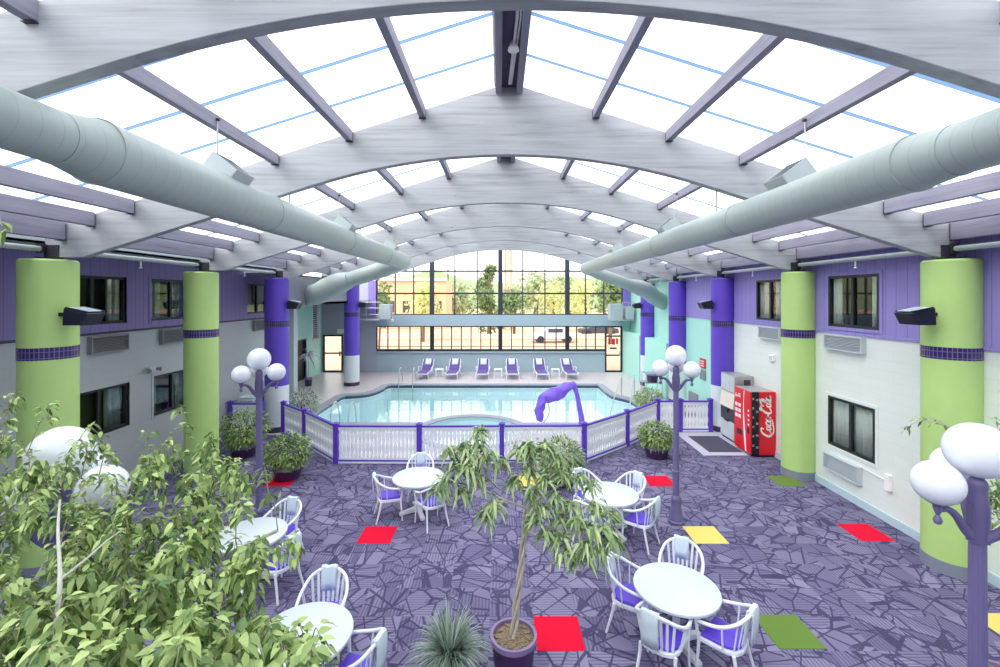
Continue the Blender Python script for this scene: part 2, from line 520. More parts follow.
# pool outline
SPC, SPR = Vector((-0.95, 14.9)), 1.9
a0 = math.asin(0.8 / SPR)
spa_arc = [(SPC.x + SPR * math.cos(PI - a0 - (PI - 2 * a0) * i / 24), SPC.y + SPR * math.sin(PI - a0 - (PI - 2 * a0) * i / 24)) for i in range(25)]
def arc2(pts, n=5):
    return [(p.x, p.y) for p in spline([(a, b, 0) for a, b in pts], n)]
pool = arc2([(-7.1, 17.6), (-7.0, 16.6), (-6.6, 15.95), (-5.9, 15.7)]) + spa_arc + \
    arc2([(4.9, 15.7), (5.5, 16.0), (5.75, 16.8), (5.7, 18.2), (5.6, 19.3)]) + arc2([(5.05, 20.1), (4.98, 20.8), (4.95, 22.4)]) + \
    [(4.9, 22.5), (-5.5, 22.5)] + arc2([(-5.66, 22.3), (-5.72, 21.4), (-6.1, 20.45), (-7.0, 20.1)]) + [(-7.1, 19.9)]
def offset(poly, w):
    n = len(poly); out = []
    for i in range(n):
        p = Vector(poly[i]); a = Vector(poly[i - 1]); b = Vector(poly[(i + 1) % n])
        d1 = (p - a); d2 = (b - p)
        if d1.length > 1e-6: d1.normalize()
        if d2.length > 1e-6: d2.normalize()
        nrm = Vector((d1.y + d2.y, -(d1.x + d2.x)))
        if nrm.length < 1e-6: nrm = Vector((d1.y, -d1.x))
        nrm.normalize()
        out.append((p.x + nrm.x * w, p.y + nrm.y * w))
    return out
# pool runs counter-clockwise: outward = right of travel
deck_outer = [(XLR - .1, YE), (XLR - .1, 14.4)] + fence_line[1:] + [(XR, YE)]
spa_hole = [(SPC.x + (SPR - 0.2) * math.cos(2 * PI * i / 48), SPC.y + (SPR - 0.2) * math.sin(2 * PI * i / 48)) for i in range(48)]
poly_face('floor_pool_deck', deck_outer, [pool, spa_hole], 0.0, M['deck'])
mb = MB()                     # basin shell
n = len(pool)
vs = [(p[0], p[1], 0.0) for p in pool] + [(p[0], p[1], -0.16) for p in pool] + [(p[0], p[1], -1.3) for p in pool]
mb.cur = 1
mb.add(vs, [(i, (i + 1) % n, n + (i + 1) % n, n + i) for i in range(n)])
mb.cur = 0
mb.add(vs, [(n + i, n + (i + 1) % n, 2 * n + (i + 1) % n, 2 * n + i) for i in range(n)])
basin = struct(mb, 'pool_basin', [M['basin'], M['tileband']])
bf = poly_face('pool_bottom', pool, [], -1.3, M['basin'])
wf = poly_face('pool_water', pool, [], -0.17, M['water'])
cop_in, cop_out = offset(pool, -0.03), offset(pool, 0.3)
mb = MB()
vs = [(p[0], p[1], 0.035) for p in cop_in] + [(p[0], p[1], 0.035) for p in cop_out] + [(p[0], p[1], -0.03) for p in cop_in] + [(p[0], p[1], 0.0) for p in cop_out]
fs = []
for i in range(n):
    j = (i + 1) % n
    fs += [(i, j, n + j, n + i), (i, 2 * n + i, 2 * n + j, j), (n + i, n + j, 3 * n + j, 3 * n + i)]
mb.add(vs, fs)
struct(mb, 'pool_coping', M['concrete'])
mb = MB()
mb.lathe([(SPR - 0.2, 0.0), (SPR - 0.2, 0.04), (SPR + .02, 0.04), (SPR + .02, -0.1)], 48, (SPC.x, SPC.y, 0), False)
mb.f = [f for f in mb.f if len(f) < 10]; mb.sm = mb.sm[:len(mb.f)]; mb.mi = mb.mi[:len(mb.f)]
spa = struct(mb, 'spa_coping', M['concrete'])
mb = MB().lathe([(SPR - 0.2, -0.5), (SPR - 0.2, 0.0)], 48, (SPC.x, SPC.y, 0), False)
mb.f = [f for f in mb.f if len(f) < 10]; mb.sm = mb.sm[:len(mb.f)]; mb.mi = mb.mi[:len(mb.f)]
struct(mb, 'spa_basin', M['basin'])
poly_face('spa_bottom', spa_hole, [], -0.5, M['basin'])
poly_face('spa_water', spa_hole, [], -0.04, M['water'])

# carpet accent tiles
def ctile(i, row, m, label):
    x0 = 0.47 + i * 0.617; y0 = 5.64 + row * 0.61
    o = MB().box(x0, x0 + 0.612, y0, y0 + 0.605, 0.0, 0.006).build('carpet_tile', M[m])
    tag(o, label, 'carpet tile', 'coloured carpet tiles')
ctile(0, 0, 'pile_red', 'red carpet tile beside the purple pot of the drooping tree')
ctile(5, 0.05, 'pile_green', 'olive green carpet tile beside the table with four chairs')
ctile(10, 0.1, 'pile_yellow', 'yellow carpet tile by the near lamp post at the room edge')
ctile(-5, 4, 'pile_red', 'red carpet tile in front of the table beside the picket fence')
ctile(5, 4, 'pile_yellow', 'yellow carpet tile just behind the table with four chairs')
ctile(10, 4.15, 'pile_red', 'red carpet tile along the white block wall near the lime column')
ctile(-10, 4, 'pile_yellow', 'yellow carpet tile hidden among the fig leaves')
ctile(0, 8, 'pile_yellow', 'yellow carpet tile under the bushy plant by the fence')
ctile(5, 8, 'pile_red', 'red carpet tile behind the mid-room lamp post, partly covered by it')
ctile(10, 8, 'pile_green', 'green carpet tile at the foot of the second lime column')
ctile(-9.85, 8, 'pile_red', 'dark red carpet tile beside the potted shrub and lamp post')

# walls with window holes
def wall_yz(name, x, y0, y1, z0, z1, holes, m, side, depth=0.14):
    """wall in plane x, visible from `side` (+1: room lies at larger x)"""
    us = sorted({y0, y1} | {h[0] for h in holes} | {h[1] for h in holes})
    ws = sorted({z0, z1} | {h[2] for h in holes} | {h[3] for h in holes})
    mb = MB()
    for i in range(len(us) - 1):
        for j in range(len(ws) - 1):
            cu, cw = (us[i] + us[i + 1]) / 2, (ws[j] + ws[j + 1]) / 2
            if any(h[0] < cu < h[1] and h[2] < cw < h[3] for h in holes): continue
            xa, xb = (x - depth, x) if side > 0 else (x, x + depth)
            mb.box(xa, xb, us[i], us[i + 1], ws[j], ws[j + 1])
    # drop interior faces shared by neighbouring cells
    from collections import Counter
    key = lambda f: tuple(sorted(tuple(round(c, 4) for c in mb.v[i]) for i in f))
    cnt = Counter(key(f) for f in mb.f)
    keep = [i for i, f in enumerate(mb.f) if cnt[key(f)] == 1]
    mb.f = [mb.f[i] for i in keep]; mb.sm = [mb.sm[i] for i in keep]; mb.mi = [mb.mi[i] for i in keep]
    return struct(mb, name, m)

WN = [0]
def room_window(x, side, y0, y1, z0, z1, dark=False, opening=0.0):
    WN[0] += 1
    g = 0.0 if dark else -0.045
    w = thing('window_%d' % WN[0], None, None, (0, 0, 0), kind='structure')
    s = -side                                   # outward direction from room
    def bx(mb, a, b, ya, yb, za, zb):           # a,b: depth behind wall face
        xs = sorted((x + s * a, x + s * b)); mb.box(xs[0], xs[1], ya, yb, za, zb)
    mb = MB(); f = 0.06
    bx(mb, 0.03 + g, 0.10 + g, y0, y0 + f, z0, z1); bx(mb, 0.03 + g, 0.10 + g, y1 - f, y1, z0, z1)
    bx(mb, 0.03 + g, 0.10 + g, y0 + f, y1 - f, z0, z0 + f); bx(mb, 0.03 + g, 0.10 + g, y0 + f, y1 - f, z1 - f, z1)
    ym = (y0 + y1) / 2
    bx(mb, 0.035 + g, 0.10 + g, ym - 0.035, ym + 0.035, z0 + f, z1 - f)
    mb.build('frame', M['frame'], w)
    mb = MB()
    bx(mb, 0.075 + g, 0.081 + g, y0 + f, ym - 0.035, z0 + f, z1 - f); bx(mb, 0.075 + g, 0.081 + g, ym + 0.035, y1 - f, z0 + f, z1 - f)
    mb.build('pane', M['roomglass'], w)
    mb = MB()                                   # dark room behind
    xs = [x + s * 0.141, x + s * 0.9]
    vs = [(xs[0], y0 - .3, z0 - .2), (xs[0], y1 + .3, z0 - .2), (xs[0], y1 + .3, z1 + .2), (xs[0], y0 - .3, z1 + .2)]
    vs += [(xs[1], p[1], p[2]) for p in vs]
    mb.add(vs, [(0, 1, 5, 4), (1, 2, 6, 5), (2, 3, 7, 6), (3, 0, 4, 7), (4, 5, 6, 7)])
    mb.build('room_box', M['interior'], w)
    gap = opening
    segs = [(y0 - .05, ym - gap * (ym - y0)), (ym + gap * (y1 - ym), y1 + .05)] if gap < 0.9 else [(y0 - .05, y0 + .25)]
    for (a, b) in segs:
        mb = MB(); k = max(6, int((b - a) / 0.022)); vs = []
        for i in range(k + 1):
            yy = a + (b - a) * i / k; xx = x + s * (0.24 + (-.13 if not dark else 0) + 0.035 * math.sin(yy * 52) + 0.012 * math.sin(yy * 131))
            vs += [(xx, yy, z0 - .05), (xx, yy, z1 + .1)]
        mb.add(vs, [(2 * i, 2 * i + 2, 2 * i + 3, 2 * i + 1) for i in range(k)], True)
        mb.build('curtain', M['curtain_dark' if dark else 'curtain'], w, solid=0.006)
    # casing on the wall face
    mb = MB(); c = 0.07
    bx(mb, -0.015, 0.03, y0 - c, y0, z0 - c, z1 + c); bx(mb, -0.015, 0.03, y1, y1 + c, z0 - c, z1 + c)
    bx(mb, -0.015, 0.03, y0, y1, z1, z1 + c); bx(mb, -0.022, 0.03, y0, y1, z0 - c, z0)
    return w, mb

# right wall
RW = [(9.02, 10.42, 3.80, 4.96), (12.0, 13.35, 3.80, 4.96), (5.2, 6.4, 3.8, 4.96)]
RWl = [(9.12, 10.43, 1.05, 2.18)]
wall_yz('wall_right_lower', XR, YB, 15.05, 0, 3.68, RWl, M['white_block'], -1)
wall_yz('wall_right_upper', XR, YB, 18.8, 3.68, 5.75, RW[:3], M['siding'], -1)
wall_yz('wall_right_pool', XR, 15.05, YE, 0, 3.68, [], M['mint'], -1)
wall_yz('wall_right_far', XR, 18.8, YE, 3.68, 5.75, [], M['mint'], -1)
for (a, b, c, d) in RW:
    w, mb = room_window(XR, -1, a, b, c, d, opening=0.55 if a < 10 else 0.1); mb.build('casing', M['siding'], w)
for (a, b, c, d) in RWl:
    w, mb = room_window(XR, -1, a, b, c, d, opening=0.05); mb.build('casing', M['white_block'], w)
struct(MB().box(XR - .03, XR, YB, 14.6, 0, 0.17), 'baseboard_right', M['base_blue'], bevel=0.004)
struct(MB().box(XR - .025, XR, YB, 18.7, 3.64, 3.70), 'trim_1', M['siding'])
# left wall
LW = [(8.85, 10.54, 3.87, 4.94), (11.28, 12.75, 3.87, 4.94), (15.57, 17.0, 3.87, 4.94), (5.2, 6.8, 3.87, 4.94)]
LWl = [(9.1, 10.62, 1.42, 2.45), (11.36, 12.8, 1.42, 2.45)]
wall_yz('wall_left_lower', XL, YB, 18.9, 0, 3.68, LWl, M['grey_block'], 1)
wall_yz('wall_left_upper', XL, YB, 18.9, 3.68, 5.75, LW, M['siding_dark'], 1)
for (a, b, c, d) in LW:
    w, mb = room_window(XL, 1, a, b, c, d, dark=True, opening=0.7 if a < 9 else 0.15); mb.build('casing', M['siding_dark'], w)
for (a, b, c, d) in LWl:
    w, mb = room_window(XL, 1, a, b, c, d, dark=True, opening=0.45); mb.build('casing', M['grey_block'], w)
struct(MB().box(XL, XL + .03, YB, 18.9, 0, 0.17), 'baseboard_left', M['base_blue'])
struct(MB().box(XL, XL + .025, YB, 18.9, 3.65, 3.70), 'trim_2', M['darkskirt'])
struct(MB().box(XLR, XL, 18.78, 18.9, 0, 5.3), 'wall_left_return', M['grey_wall'])
struct(MB().box(XL, XL + .25, 18.55, 18.9, 0, 4.15), 'trim_3', M['greybox'])
# left recess
HD = 4.15
wall_yz('wall_left_recess', XLR, 18.9, YE, 0, HD, [(25.0, 25.95, 1.95, 4.05), (23.2, 24.15, 0, 2.15)], M['mint'], 1)
struct(MB().box(XLR, -7.62, 18.9, YE, HD, HD + 0.1), 'ceiling_recess', M['grey_dark_wall'])
struct(MB().box(-7.74, -7.62, 15.35, 22.2, HD, 5.3), 'wall_left_header', M['grey_dark_wall'])
struct(MB().box(XL, -7.62, 15.35, 18.9, 5.25, 5.3), 'ceiling_left_strip', M['grey_dark_wall'])
w = thing('window_%d' % 20, None, None, kind='structure')
mb = MB()
for (a, b, c, d) in ((25.0, 25.08, 1.95, 4.05), (25.87, 25.95, 1.95, 4.05), (25.08, 25.87, 1.95, 2.03), (25.08, 25.87, 3.97, 4.05)):
    mb.box(XLR - .1, XLR + .02, a, b, c, d)
mb.build('frame', M['white'], w)
mb = MB()
for i in range(16):
    z = 2.08 + i * 0.12
    mb.bar((XLR - .05, 25.08, z), (XLR - .05, 25.87, z), 0.09, 0.015, (0.6, 0, 1))
mb.build('louvre_slats', M['white'], w)
MB().box(XLR - .14, XLR - .12, 25.0, 25.95, 1.95, 4.05).build('dark_backing', M['interior'], w)
d1 = thing('door_1', None, None, kind='structure')
MB().box(XLR - .12, XLR - .07, 23.2, 24.15, 0, 2.15).build('door_panel', M['black'], d1)
MB().box(XLR - .14, XLR + .03, 23.14, 23.2, 0, 2.2).box(XLR - .14, XLR + .03, 24.15, 24.21, 0, 2.2).box(XLR - .14, XLR + .03, 23.2, 24.15, 2.15, 2.2).build('door_frame', M['grey_dark_wall'], d1)

# back wall behind the camera and its balcony storey
struct(MB().box(XL - .2, XR + .2, YB - .15, YB, 0, 8.1), 'wall_back', M['colwhite'])

# soffits between eave and walls
struct(MB().box(XL, -7.66, YB, 15.35, 5.38, 5.42), 'ceiling_left_soffit', M['greybox'])
struct(MB().box(7.45, XR + .1, YB, YE, 5.52, 5.58), 'ceiling_right_soffit', M['siding'])

struct(MB().box(-7.70, -7.66, YB, 15.35, 5.38, 5.68), 'trim_7', M['greybox'])
# ---- end wall (y = 26.3)
WX0, WX1, DX0 = -7.29, 7.22, 6.2
ew = MB()
ew.box(WX0, DX0, YE, YE + .25, 0, 1.25)
struct(ew, 'wall_end_lower', M['teal_band'])
struct(MB().box(XLR, -9.3 - 1.18, YE, YE + .25, 0, HD + .1).box(-9.28, WX0, YE, YE + .25, 0, HD + 1.2).box(-10.48, -9.28, YE, YE + .25, 2.2, HD + .1), 'wall_end_left', M['grey_wall'])
struct(MB().box(-7.75, WX0 - .02, YE - .12, YE, 3.38, 5.4), 'trim_4', M['siding_end'])
struct(MB().box(WX1 + .02, XR, YE - .12, YE, 3.38, 5.4), 'trim_5', M['siding_end'])
struct(MB().box(WX1, XR, YE, YE + .25, 0, 5.6), 'wall_end_right', M['mint'])
struct(MB().box(WX0, WX1, YE - .08, YE + .25, 2.73, 3.38), 'wall_end_band', M['teal_band'], bevel=0.01)
struct(MB().box(WX0 - .05, DX0, YE - .07, YE, 1.13, 1.18), 'trim_6', M['grey_wall'])
# gable window
gw = thing('window_30', None, None, kind='structure')
def ztr(x): return ztop(x - RX) + 0.05
mb = MB(); mp = MB()
thick = [-7.29, -4.02, 0.02, 3.98, 7.22]
xs = []
for i in range(4):
    a, b = thick[i], thick[i + 1]
    nn = 3
    for k in range(nn): xs.append((a + (b - a) * k / nn, k == 0))
xs.append((7.22, True))
for (x, th) in xs:
    wd = 0.26 if th and abs(x) < 6 else (0.10 if th else 0.06)
    mb.box(x - wd / 2, x + wd / 2, YE - (0.06 if th else 0), YE + .12, 3.38, ztr(x))
for z in (4.63, 5.95, 7.25):
    xa = min(abs(WX0), (APEX - z + 0.1) / SL)
    mb.box(max(WX0, -xa), min(WX1, xa), YE + .02, YE + .09, z - .03, z + .07)
mb.box(WX0, WX1, YE, YE + .1, 3.36, 3.44)
mb.build('mullions', M['mull'], gw)
mp.add([(WX0, YE + .06, 3.38), (WX1, YE + .06, 3.38), (WX1, YE + .06, ztr(WX1)), (RX, YE + .06, ztr(RX)), (WX0, YE + .06, ztr(WX0))], [(0, 1, 2, 3, 4)])
mp.build('panes', M['glass'], gw)
# lower ribbon window
lw = thing('window_31', None, None, kind='structure')
mb = MB()
for i in range(4):
    a, b = thick[i], min(thick[i + 1], DX0)
    nn = max(1, round((b - a) / 0.62))
    for k in range(nn):
        x = a + (b - a) * k / nn
        wd = 0.24 if (k == 0 and 0 < i) else 0.055
        mb.box(x - wd / 2, x + wd / 2, YE, YE + .1, 1.25, 2.73)
mb.box(WX0, DX0, YE - .02, YE + .1, 1.25, 1.36).box(WX0, DX0, YE, YE + .1, 2.67, 2.73)
mb.box(WX0, DX0, YE + .03, YE + .08, 1.5, 1.53)
mb.build('mullions', M['frame'], lw)
MB().add([(WX0, YE + .06, 1.25), (DX0, YE + .06, 1.25), (DX0, YE + .06, 2.73), (WX0, YE + .06, 2.73)], [(0, 1, 2, 3)]).build('panes', M['glass'], lw)
def glass_door(name, x0, x1, h, mid, stickers):
    d = thing(name, None, None, kind='structure')
    mb = MB(); f = 0.09
    mb.box(x0, x0 + f, YE - .04, YE + .1, 0, h).box(x1 - f, x1, YE - .04, YE + .1, 0, h)
    mb.box(x0 + f, x1 - f, YE - .04, YE + .1, 0, 0.1).box(x0 + f, x1 - f, YE - .04, YE + .1, h - f, h)
    for z in mid: mb.box(x0 + f, x1 - f, YE - .03, YE + .08, z - .04, z + .04)
    mb.build('door_frame', M['frame'], d)
    MB().box(x0 + f, x1 - f, YE + .03, YE + .04, 0.1, h - f).build('pane', M['glass'], d)
    MB().box(x1 - .2, x1 - .12, YE - .09, YE - .05, 0.95, 1.25).build('door_handle', M['steel'], d)
    return d
dr = glass_door('door_2', DX0, WX1, 2.73, (2.13, 1.0), True)
MB().box(6.42, 6.52, YE + .015, YE + .028, 1.62, 2.0).box(6.62, 6.8, YE + .015, YE + .028, 1.62, 1.98).box(6.86, 6.98, YE + .015, YE + .028, 1.66, 2.0).build('sticker', M['signred'], dr)
MB().box(6.5, 6.9, YE + .015, YE + .028, 1.36, 1.46).build('sticker', M['black'], dr)
glass_door('door_3', -10.46, -9.28, 2.2, (1.12,), False)

# right low partitions by the stair (mint)
struct(MB().box(7.25, XR, 23.2, YE, 0, 2.44), 'wall_right_partition_far', M['mint'], bevel=0.01)
struct(MB().box(7.08, XR, 19.0, 21.75, 0, 2.48), 'wall_right_partition_near', M['mint'], bevel=0.01)

# ------------------------------------------------------------- roof timber
ORD = ['first', 'second', 'third', 'fourth', 'fifth', 'sixth', 'seventh']
arch_words = {-2: 'directly overhead', -1: 'across the top of the view', 0: 'over the first pair of lime columns',
              1: 'over the second pair of lime columns', 2: 'over the purple columns by the vending machine',
              3: 'over the middle of the pool', 4: 'at the far end, last before the gable window'}
for k in range(-2, 5):
    y = Y0 + BAY * k - (.05 if k == -1 else 0)
    xa, xb = -7.5, 7.5
    us = [xa - RX + (xb - xa) * i / 72 for i in range(73)] + [0.0]
    us = sorted(us)
    vs, fs = [], []
    for u in us:
        for yy in (y - .07, y + .07):
            vs += [(RX + u, yy, zbot(u)), (RX + u, yy, ztop(u))]
    for i in range(len(us) - 1):
        a, b = 4 * i, 4 * i + 4
        fs += [(a, b, b + 1, a + 1), (a + 2, a + 3, b + 3, b + 2), (a, a + 2, b + 2, b), (a + 1, b + 1, b + 3, a + 3)]
    e = 4 * (len(us) - 1)
    fs += [(0, 1, 3, 2), (e, e + 2, e + 3, e + 1)]
    o = MB().add(vs, fs).build('arched_roof_beam', M['wood_x'], bevel=0.008)
    tag(o, 'whitewashed arched timber roof beam ' + arch_words[k], 'roof beam', 'arched roof beams', 'thing')
    for sx in (-1, 1):
        MB().box(sx * 7.5 - .13, sx * 7.5 + .13, y - .12, y + .12, 5.102, 5.139).build('bearing_plate', M['darksteel'], o)
        for sy in (-1, 1):
            MB().box(sx * 7.38 - .12, sx * 7.38 + .12, y + sy * .077 - .006, y + sy * .077 + .006, 5.139, 5.34).build('side_plate', M['darksteel'], o)

bays = [(k, Y0 + BAY * k, Y0 + BAY * (k + 1)) for k in range(-2, 5)]
bay_words = {-2: 'overhead bay', -1: 'bay behind the top-of-view arch', 0: 'bay between the lime columns',
             1: 'bay before the purple columns', 2: 'pool edge bay', 3: 'far pool bay', 4: 'gable end bay'}
offs = [1.42, 2.62, 3.83, 5.05, 6.2, 6.85, 7.34]
names = ['first below ridge', 'second below ridge', 'third below ridge', 'fourth below ridge', 'fifth below ridge', 'sixth below ridge', 'lowest at eave']
for (k, ya, yb) in bays:
    for sg in (-1, 1):
        for q, u in enumerate(offs):
            x = RX + sg * u
            if abs(x) > 7.45: x = sg * 7.45
            zt = ztop(u) + 0.04
            h, wd = (0.195, 0.1) if q < 4 else ((0.25, 0.1) if q < 6 else (0.32, 0.12))
            y1 = yb - .087 if k < 4 else YE - .05
            mb = MB()
            mb.box(x - wd / 2, x + wd / 2, ya + .087, y1, zt - h, zt - 0.02)
            o = tag(thing('roof_purlin', 'grey timber purlin %s, %s side, %s' % (names[q], 'fig-tree' if sg < 0 else 'vending-machine', bay_words[k]),
                  'purlin', (0, 0, 0), group='roof purlins', kind='thing'))
            mb.build('rafter_timber', M['wood_y'], o, bevel=0.006)
            for yy, ins in ((ya + .087, .07), (y1, -.07)):
                hb = MB()
                y_a, y_b = sorted((yy, yy + ins * .12)); y_c, y_d = sorted((yy, yy + ins))
                hb.add([(x - wd / 2 - .006, y_a, zt - .06), (x + wd / 2 + .006, y_a, zt - .06), (x + wd / 2 + .006, y_a, zt - h - .012), (x - wd / 2 - .006, y_a, zt - h - .012)], [(0, 1, 2, 3)])
                n0 = len(hb.v)
                hb.v += [(x - wd / 2 - .006, y_d if ins > 0 else y_c, zt - h - .012), (x + wd / 2 + .006, y_d if ins > 0 else y_c, zt - h - .012)]
                hb.f.append((3, 2, n0 + 1, n0)); hb.sm.append(False); hb.mi.append(0)
                hb.build('steel_hanger', M['darksteel'], o, solid=.008)
    # ridge beam pair
    y1 = yb - .087 if k < 4 else YE - .05
    o = thing('ridge_beam', 'twin-timber ridge beam with dark channel, ' + bay_words[k], 'ridge beam', group='ridge beams', kind='thing')
    for sx in (-1, 1):
        MB().box(RX + sx * .17 - .05, RX + sx * .17 + .05, ya + .087, y1, 7.82, 8.04).build('side_timber', M['wood_y'], o, bevel=0.005)
    MB().box(RX - .12, RX + .12, ya + .087, y1, 7.93, 7.99).build('channel_lining', M['ridge_dark'], o)
    if k == -1:
        fx = thing('ceiling_lamp', 'round white lamp with conduit in the dark ridge channel', 'lamp', (RX + .03, 5.95, 7.91))
        MB().tube([(.03, -2.2, .0), (.03, -.5, .0), (-.03, 1.2, .0)], .02, 8).build('conduit', M['vwhite'], fx)
        MB().tube([(.075, -2.2, .0), (.075, -.5, .0), (.0, 1.2, .0)], .014, 8).build('conduit', M['vwhite'], fx)
        MB().lathe([(.02, .0), (.05, -.04), (.07, -.10), (.075, -.13), (.0001, -.135)], 16).build('lamp_head', M['vwhite'], fx)
    # glazing
    for sg in (-1, 1):
        g = MB(); e0, e1 = 0.2, 7.75
        ysn = [ya + (yb - ya) * i / 4 for i in range(5)]
        if k == 4: ysn[-1] = YE
        for i in range(4):
            g.add([(RX + sg * e0, ysn[i], ztop(e0) + .07), (RX + sg * e1, ysn[i], ztop(e1) + .07), (RX + sg * e1, ysn[i + 1], ztop(e1) + .07), (RX + sg * e0, ysn[i + 1], ztop(e0) + .07)], [(0, 1, 2, 3)])
        go = struct(g, 'roof_glazing', M['glazing'])
        sm = MB()
        for i in range(1, 4):
            yy = ysn[i]
            sm.bar((RX + sg * e0, yy, ztop(e0) + .055), (RX + sg * e1, yy, ztop(e1) + .055), 0.06, 0.012)
        sm.build('panel_seams', M['seam'], go)
# ridge cap and roof closing rim behind the near bays
struct(MB().add([(RX - .25, YB, 8.08), (RX + .25, YB, 8.08), (RX + .25, YE, 8.08), (RX - .25, YE, 8.08)], [(0, 1, 2, 3)]), 'roof_ridge_cap', M['ridge_dark'])
for sg in (-1, 1):
    g = MB(); e0, e1 = 0.2, 7.75
    g.add([(RX + sg * e0, YB, ztop(e0) + .07), (RX + sg * e1, YB, ztop(e1) + .07), (RX + sg * e1, TY[0], ztop(e1) + .07), (RX + sg * e0, TY[0], ztop(e0) + .07)], [(0, 1, 2, 3)])
    struct(g, 'roof_glazing', M['glazing'])

# eave pipes
for sg, wds in ((-1, 'fig-tree'), (1, 'vending-machine')):
    for k in range(-1, 4 if sg > 0 else 2):
        ya, yb = Y0 + BAY * k, Y0 + BAY * (k + 1)
        o = thing('eave_pipe', 'pale pipe under the eave on the %s side, %s' % (wds, bay_words[k]), 'pipe', group='eave pipes')
        x = sg * 7.5 if sg < 0 else 7.42
        MB().tube([(x, ya + .12, 5.27), (x, yb - .12, 5.27)], 0.045, 12).build('pipe_run', M['pipe'], o)
        hm = MB()
        hm.tube([(x - sg * .0, (ya + yb) / 2, 5.27), (x, (ya + yb) / 2, 5.13)], 0.016, 8)
        hm.lathe([(.035, -.02), (.035, -.01), (.012, .0), (.012, .04)], 10, (x, (ya + yb) / 2, 5.1))
        hm.build('sprinkler_head', M['vwhite'], o)
        MB().box(x - .05, x + .05, ya + .1, ya + .16, 5.2, 5.36).build('pipe_bracket', M['darksteel'], o)
        MB().box(x - .05, x + .05, yb - .16, yb - .1, 5.2, 5.36).build('pipe_bracket', M['darksteel'], o)

# ----------------------------------------------------------------- columns
def column(x, y, colour, label, white_base):
    o = thing('round_column', label, 'column', (x, y, 0), group='round columns', kind='thing')
    r = 0.375
    m = M['lime'] if colour == 'lime' else M['purple']
    if white_base:
        MB().lathe([(r, 0.18), (r, 1.52)], 40).build('lower_shaft', M['colwhite'], o)
        MB().lathe([(r, 1.52), (r, 3.47)], 40).build('shaft', m, o)
        MB().lathe([(r + .008, 0), (r + .008, .18)], 40).build('base_skirting', M['darkskirt'], o)
    else:
        MB().lathe([(r, 0.2), (r, 3.47)], 40).build('shaft', m, o)
        MB().lathe([(r + .008, 0), (r + .008, .2)], 40).build('base_skirting', M['skirt'], o)
    MB().lathe([(r + .004, 3.47), (r + .004, 3.67)], 40).build('tile_band', M['tiles'], o)
    MB().lathe([(r, 3.67), (r, 5.07), (r - .03, 5.1)], 40).build('upper_shaft', m, o)
    return o
def colY(k): return Y0 + BAY * k
column(-7.5, colY(0), 'lime', 'lime green round column behind the fig tree and globe lamp', False)
column(-7.5, colY(1), 'lime', 'lime green round column on the grey-walled side, one bay beyond the fig tree', False)
column(-7.5, colY(2), 'purple', 'purple and white round column by the fence end on the grey-walled side', True)
column(-7.5, colY(4), 'purple', 'purple and white round column at the far pool end by the glass door', True)
column(7.5, colY(0), 'lime', 'lime green round column beside the near globe lamp on the white-walled side', False)
column(7.5, colY(1), 'lime', 'lime green round column next to the red vending machine', False)
column(7.5, colY(2), 'purple', 'purple round column directly behind the ice machine', True)
column(7.5, colY(3), 'purple', 'purple round column beyond the ice machine, behind the lamp globes', True)
column(7.5, colY(4), 'purple', 'purple round column at the far pool corner between mint partitions', True)

# ------------------------------------------------------------------ ducts
def tube_curve_mesh(name, path, r, m, parent, n=24):
    return MB().tube(path, r, n).build(name, m, parent)
def ductset(x0, z0, rn, rf, ycol, yend, sg, label, tail):
    o = thing('air_duct', label, 'duct', (0, 0, 0), group='spiral air ducts', kind='thing')
    MB().tube([(x0, -3.8, z0), (x0, ycol - .25, z0)], rn, 32).build('near_section', M['duct'], o)
    MB().tube([(x0, ycol - .25, z0), (x0, ycol + .1, z0)], [rn, rf], 32, False).build('taper', M['duct'], o)
    MB().tube([(x0, ycol + .1, z0), (x0, yend, z0)], rf, 32).build('main_section', M['duct'], o)
    for yy in (ycol + .1, ycol + 2.9, ycol + 6.2, ycol + 9.6):
        if yy < yend: MB().tube([(x0, yy - .02, z0), (x0, yy + .02, z0)], rf + .008, 32).build('joint_collar', M['duct_plain'], o)
    MB().tube([(x0, ycol - .27, z0), (x0, ycol - .23, z0)], rn + .008, 32).build('joint_collar', M['duct_plain'], o)
    MB().sphere((x0, yend, z0), rf * 1.02, 28, 16).build('elbow', M['duct_plain'], o)
    pth = [(x0, yend, z0)] + tail
    MB().tube(spline(pth[:3], 6), rf * 1.0, 28).build('branch_section', M['duct_plain'], o)
    MB().tube(spline(pth[2:], 6), [rf * (1.02 + 0.45 * min(1, i / 4)) for i in range(6 * (len(pth) - 3) + 1)], 28, flat=1.0).build('drop_boot', M['duct_plain'], o)
    # hanger straps to the arches
    for k in range(0, 5):
        y = colY(k)
        if y < yend - .3:
            MB().tube([(x0, y, z0 + rf * .9), (x0, y, zbot(x0 - RX) + .02)], .012, 6).build('hanger_rod', M['duct_plain'], o)
    return o
ductset(-3.5, 5.75, .21, .28, 3.75, 16.0, -1, 'grey-green spiral air duct over the fig tree side', [(-4.4, 16.3, 5.45), (-5.6, 16.7, 5.12), (-6.5, 17.1, 4.86), (-7.1, 17.5, 4.62), (-7.7, 17.9, 4.5)])
ductset(3.6, 5.65, .2, .243, 3.75, 18.6, 1, 'grey-green spiral air duct over the vending machine side', [(4.5, 19.0, 5.35), (5.7, 19.6, 5.0), (6.6, 20.1, 4.75), (7.1, 20.5, 4.45), (7.7, 20.9, 4.2)])

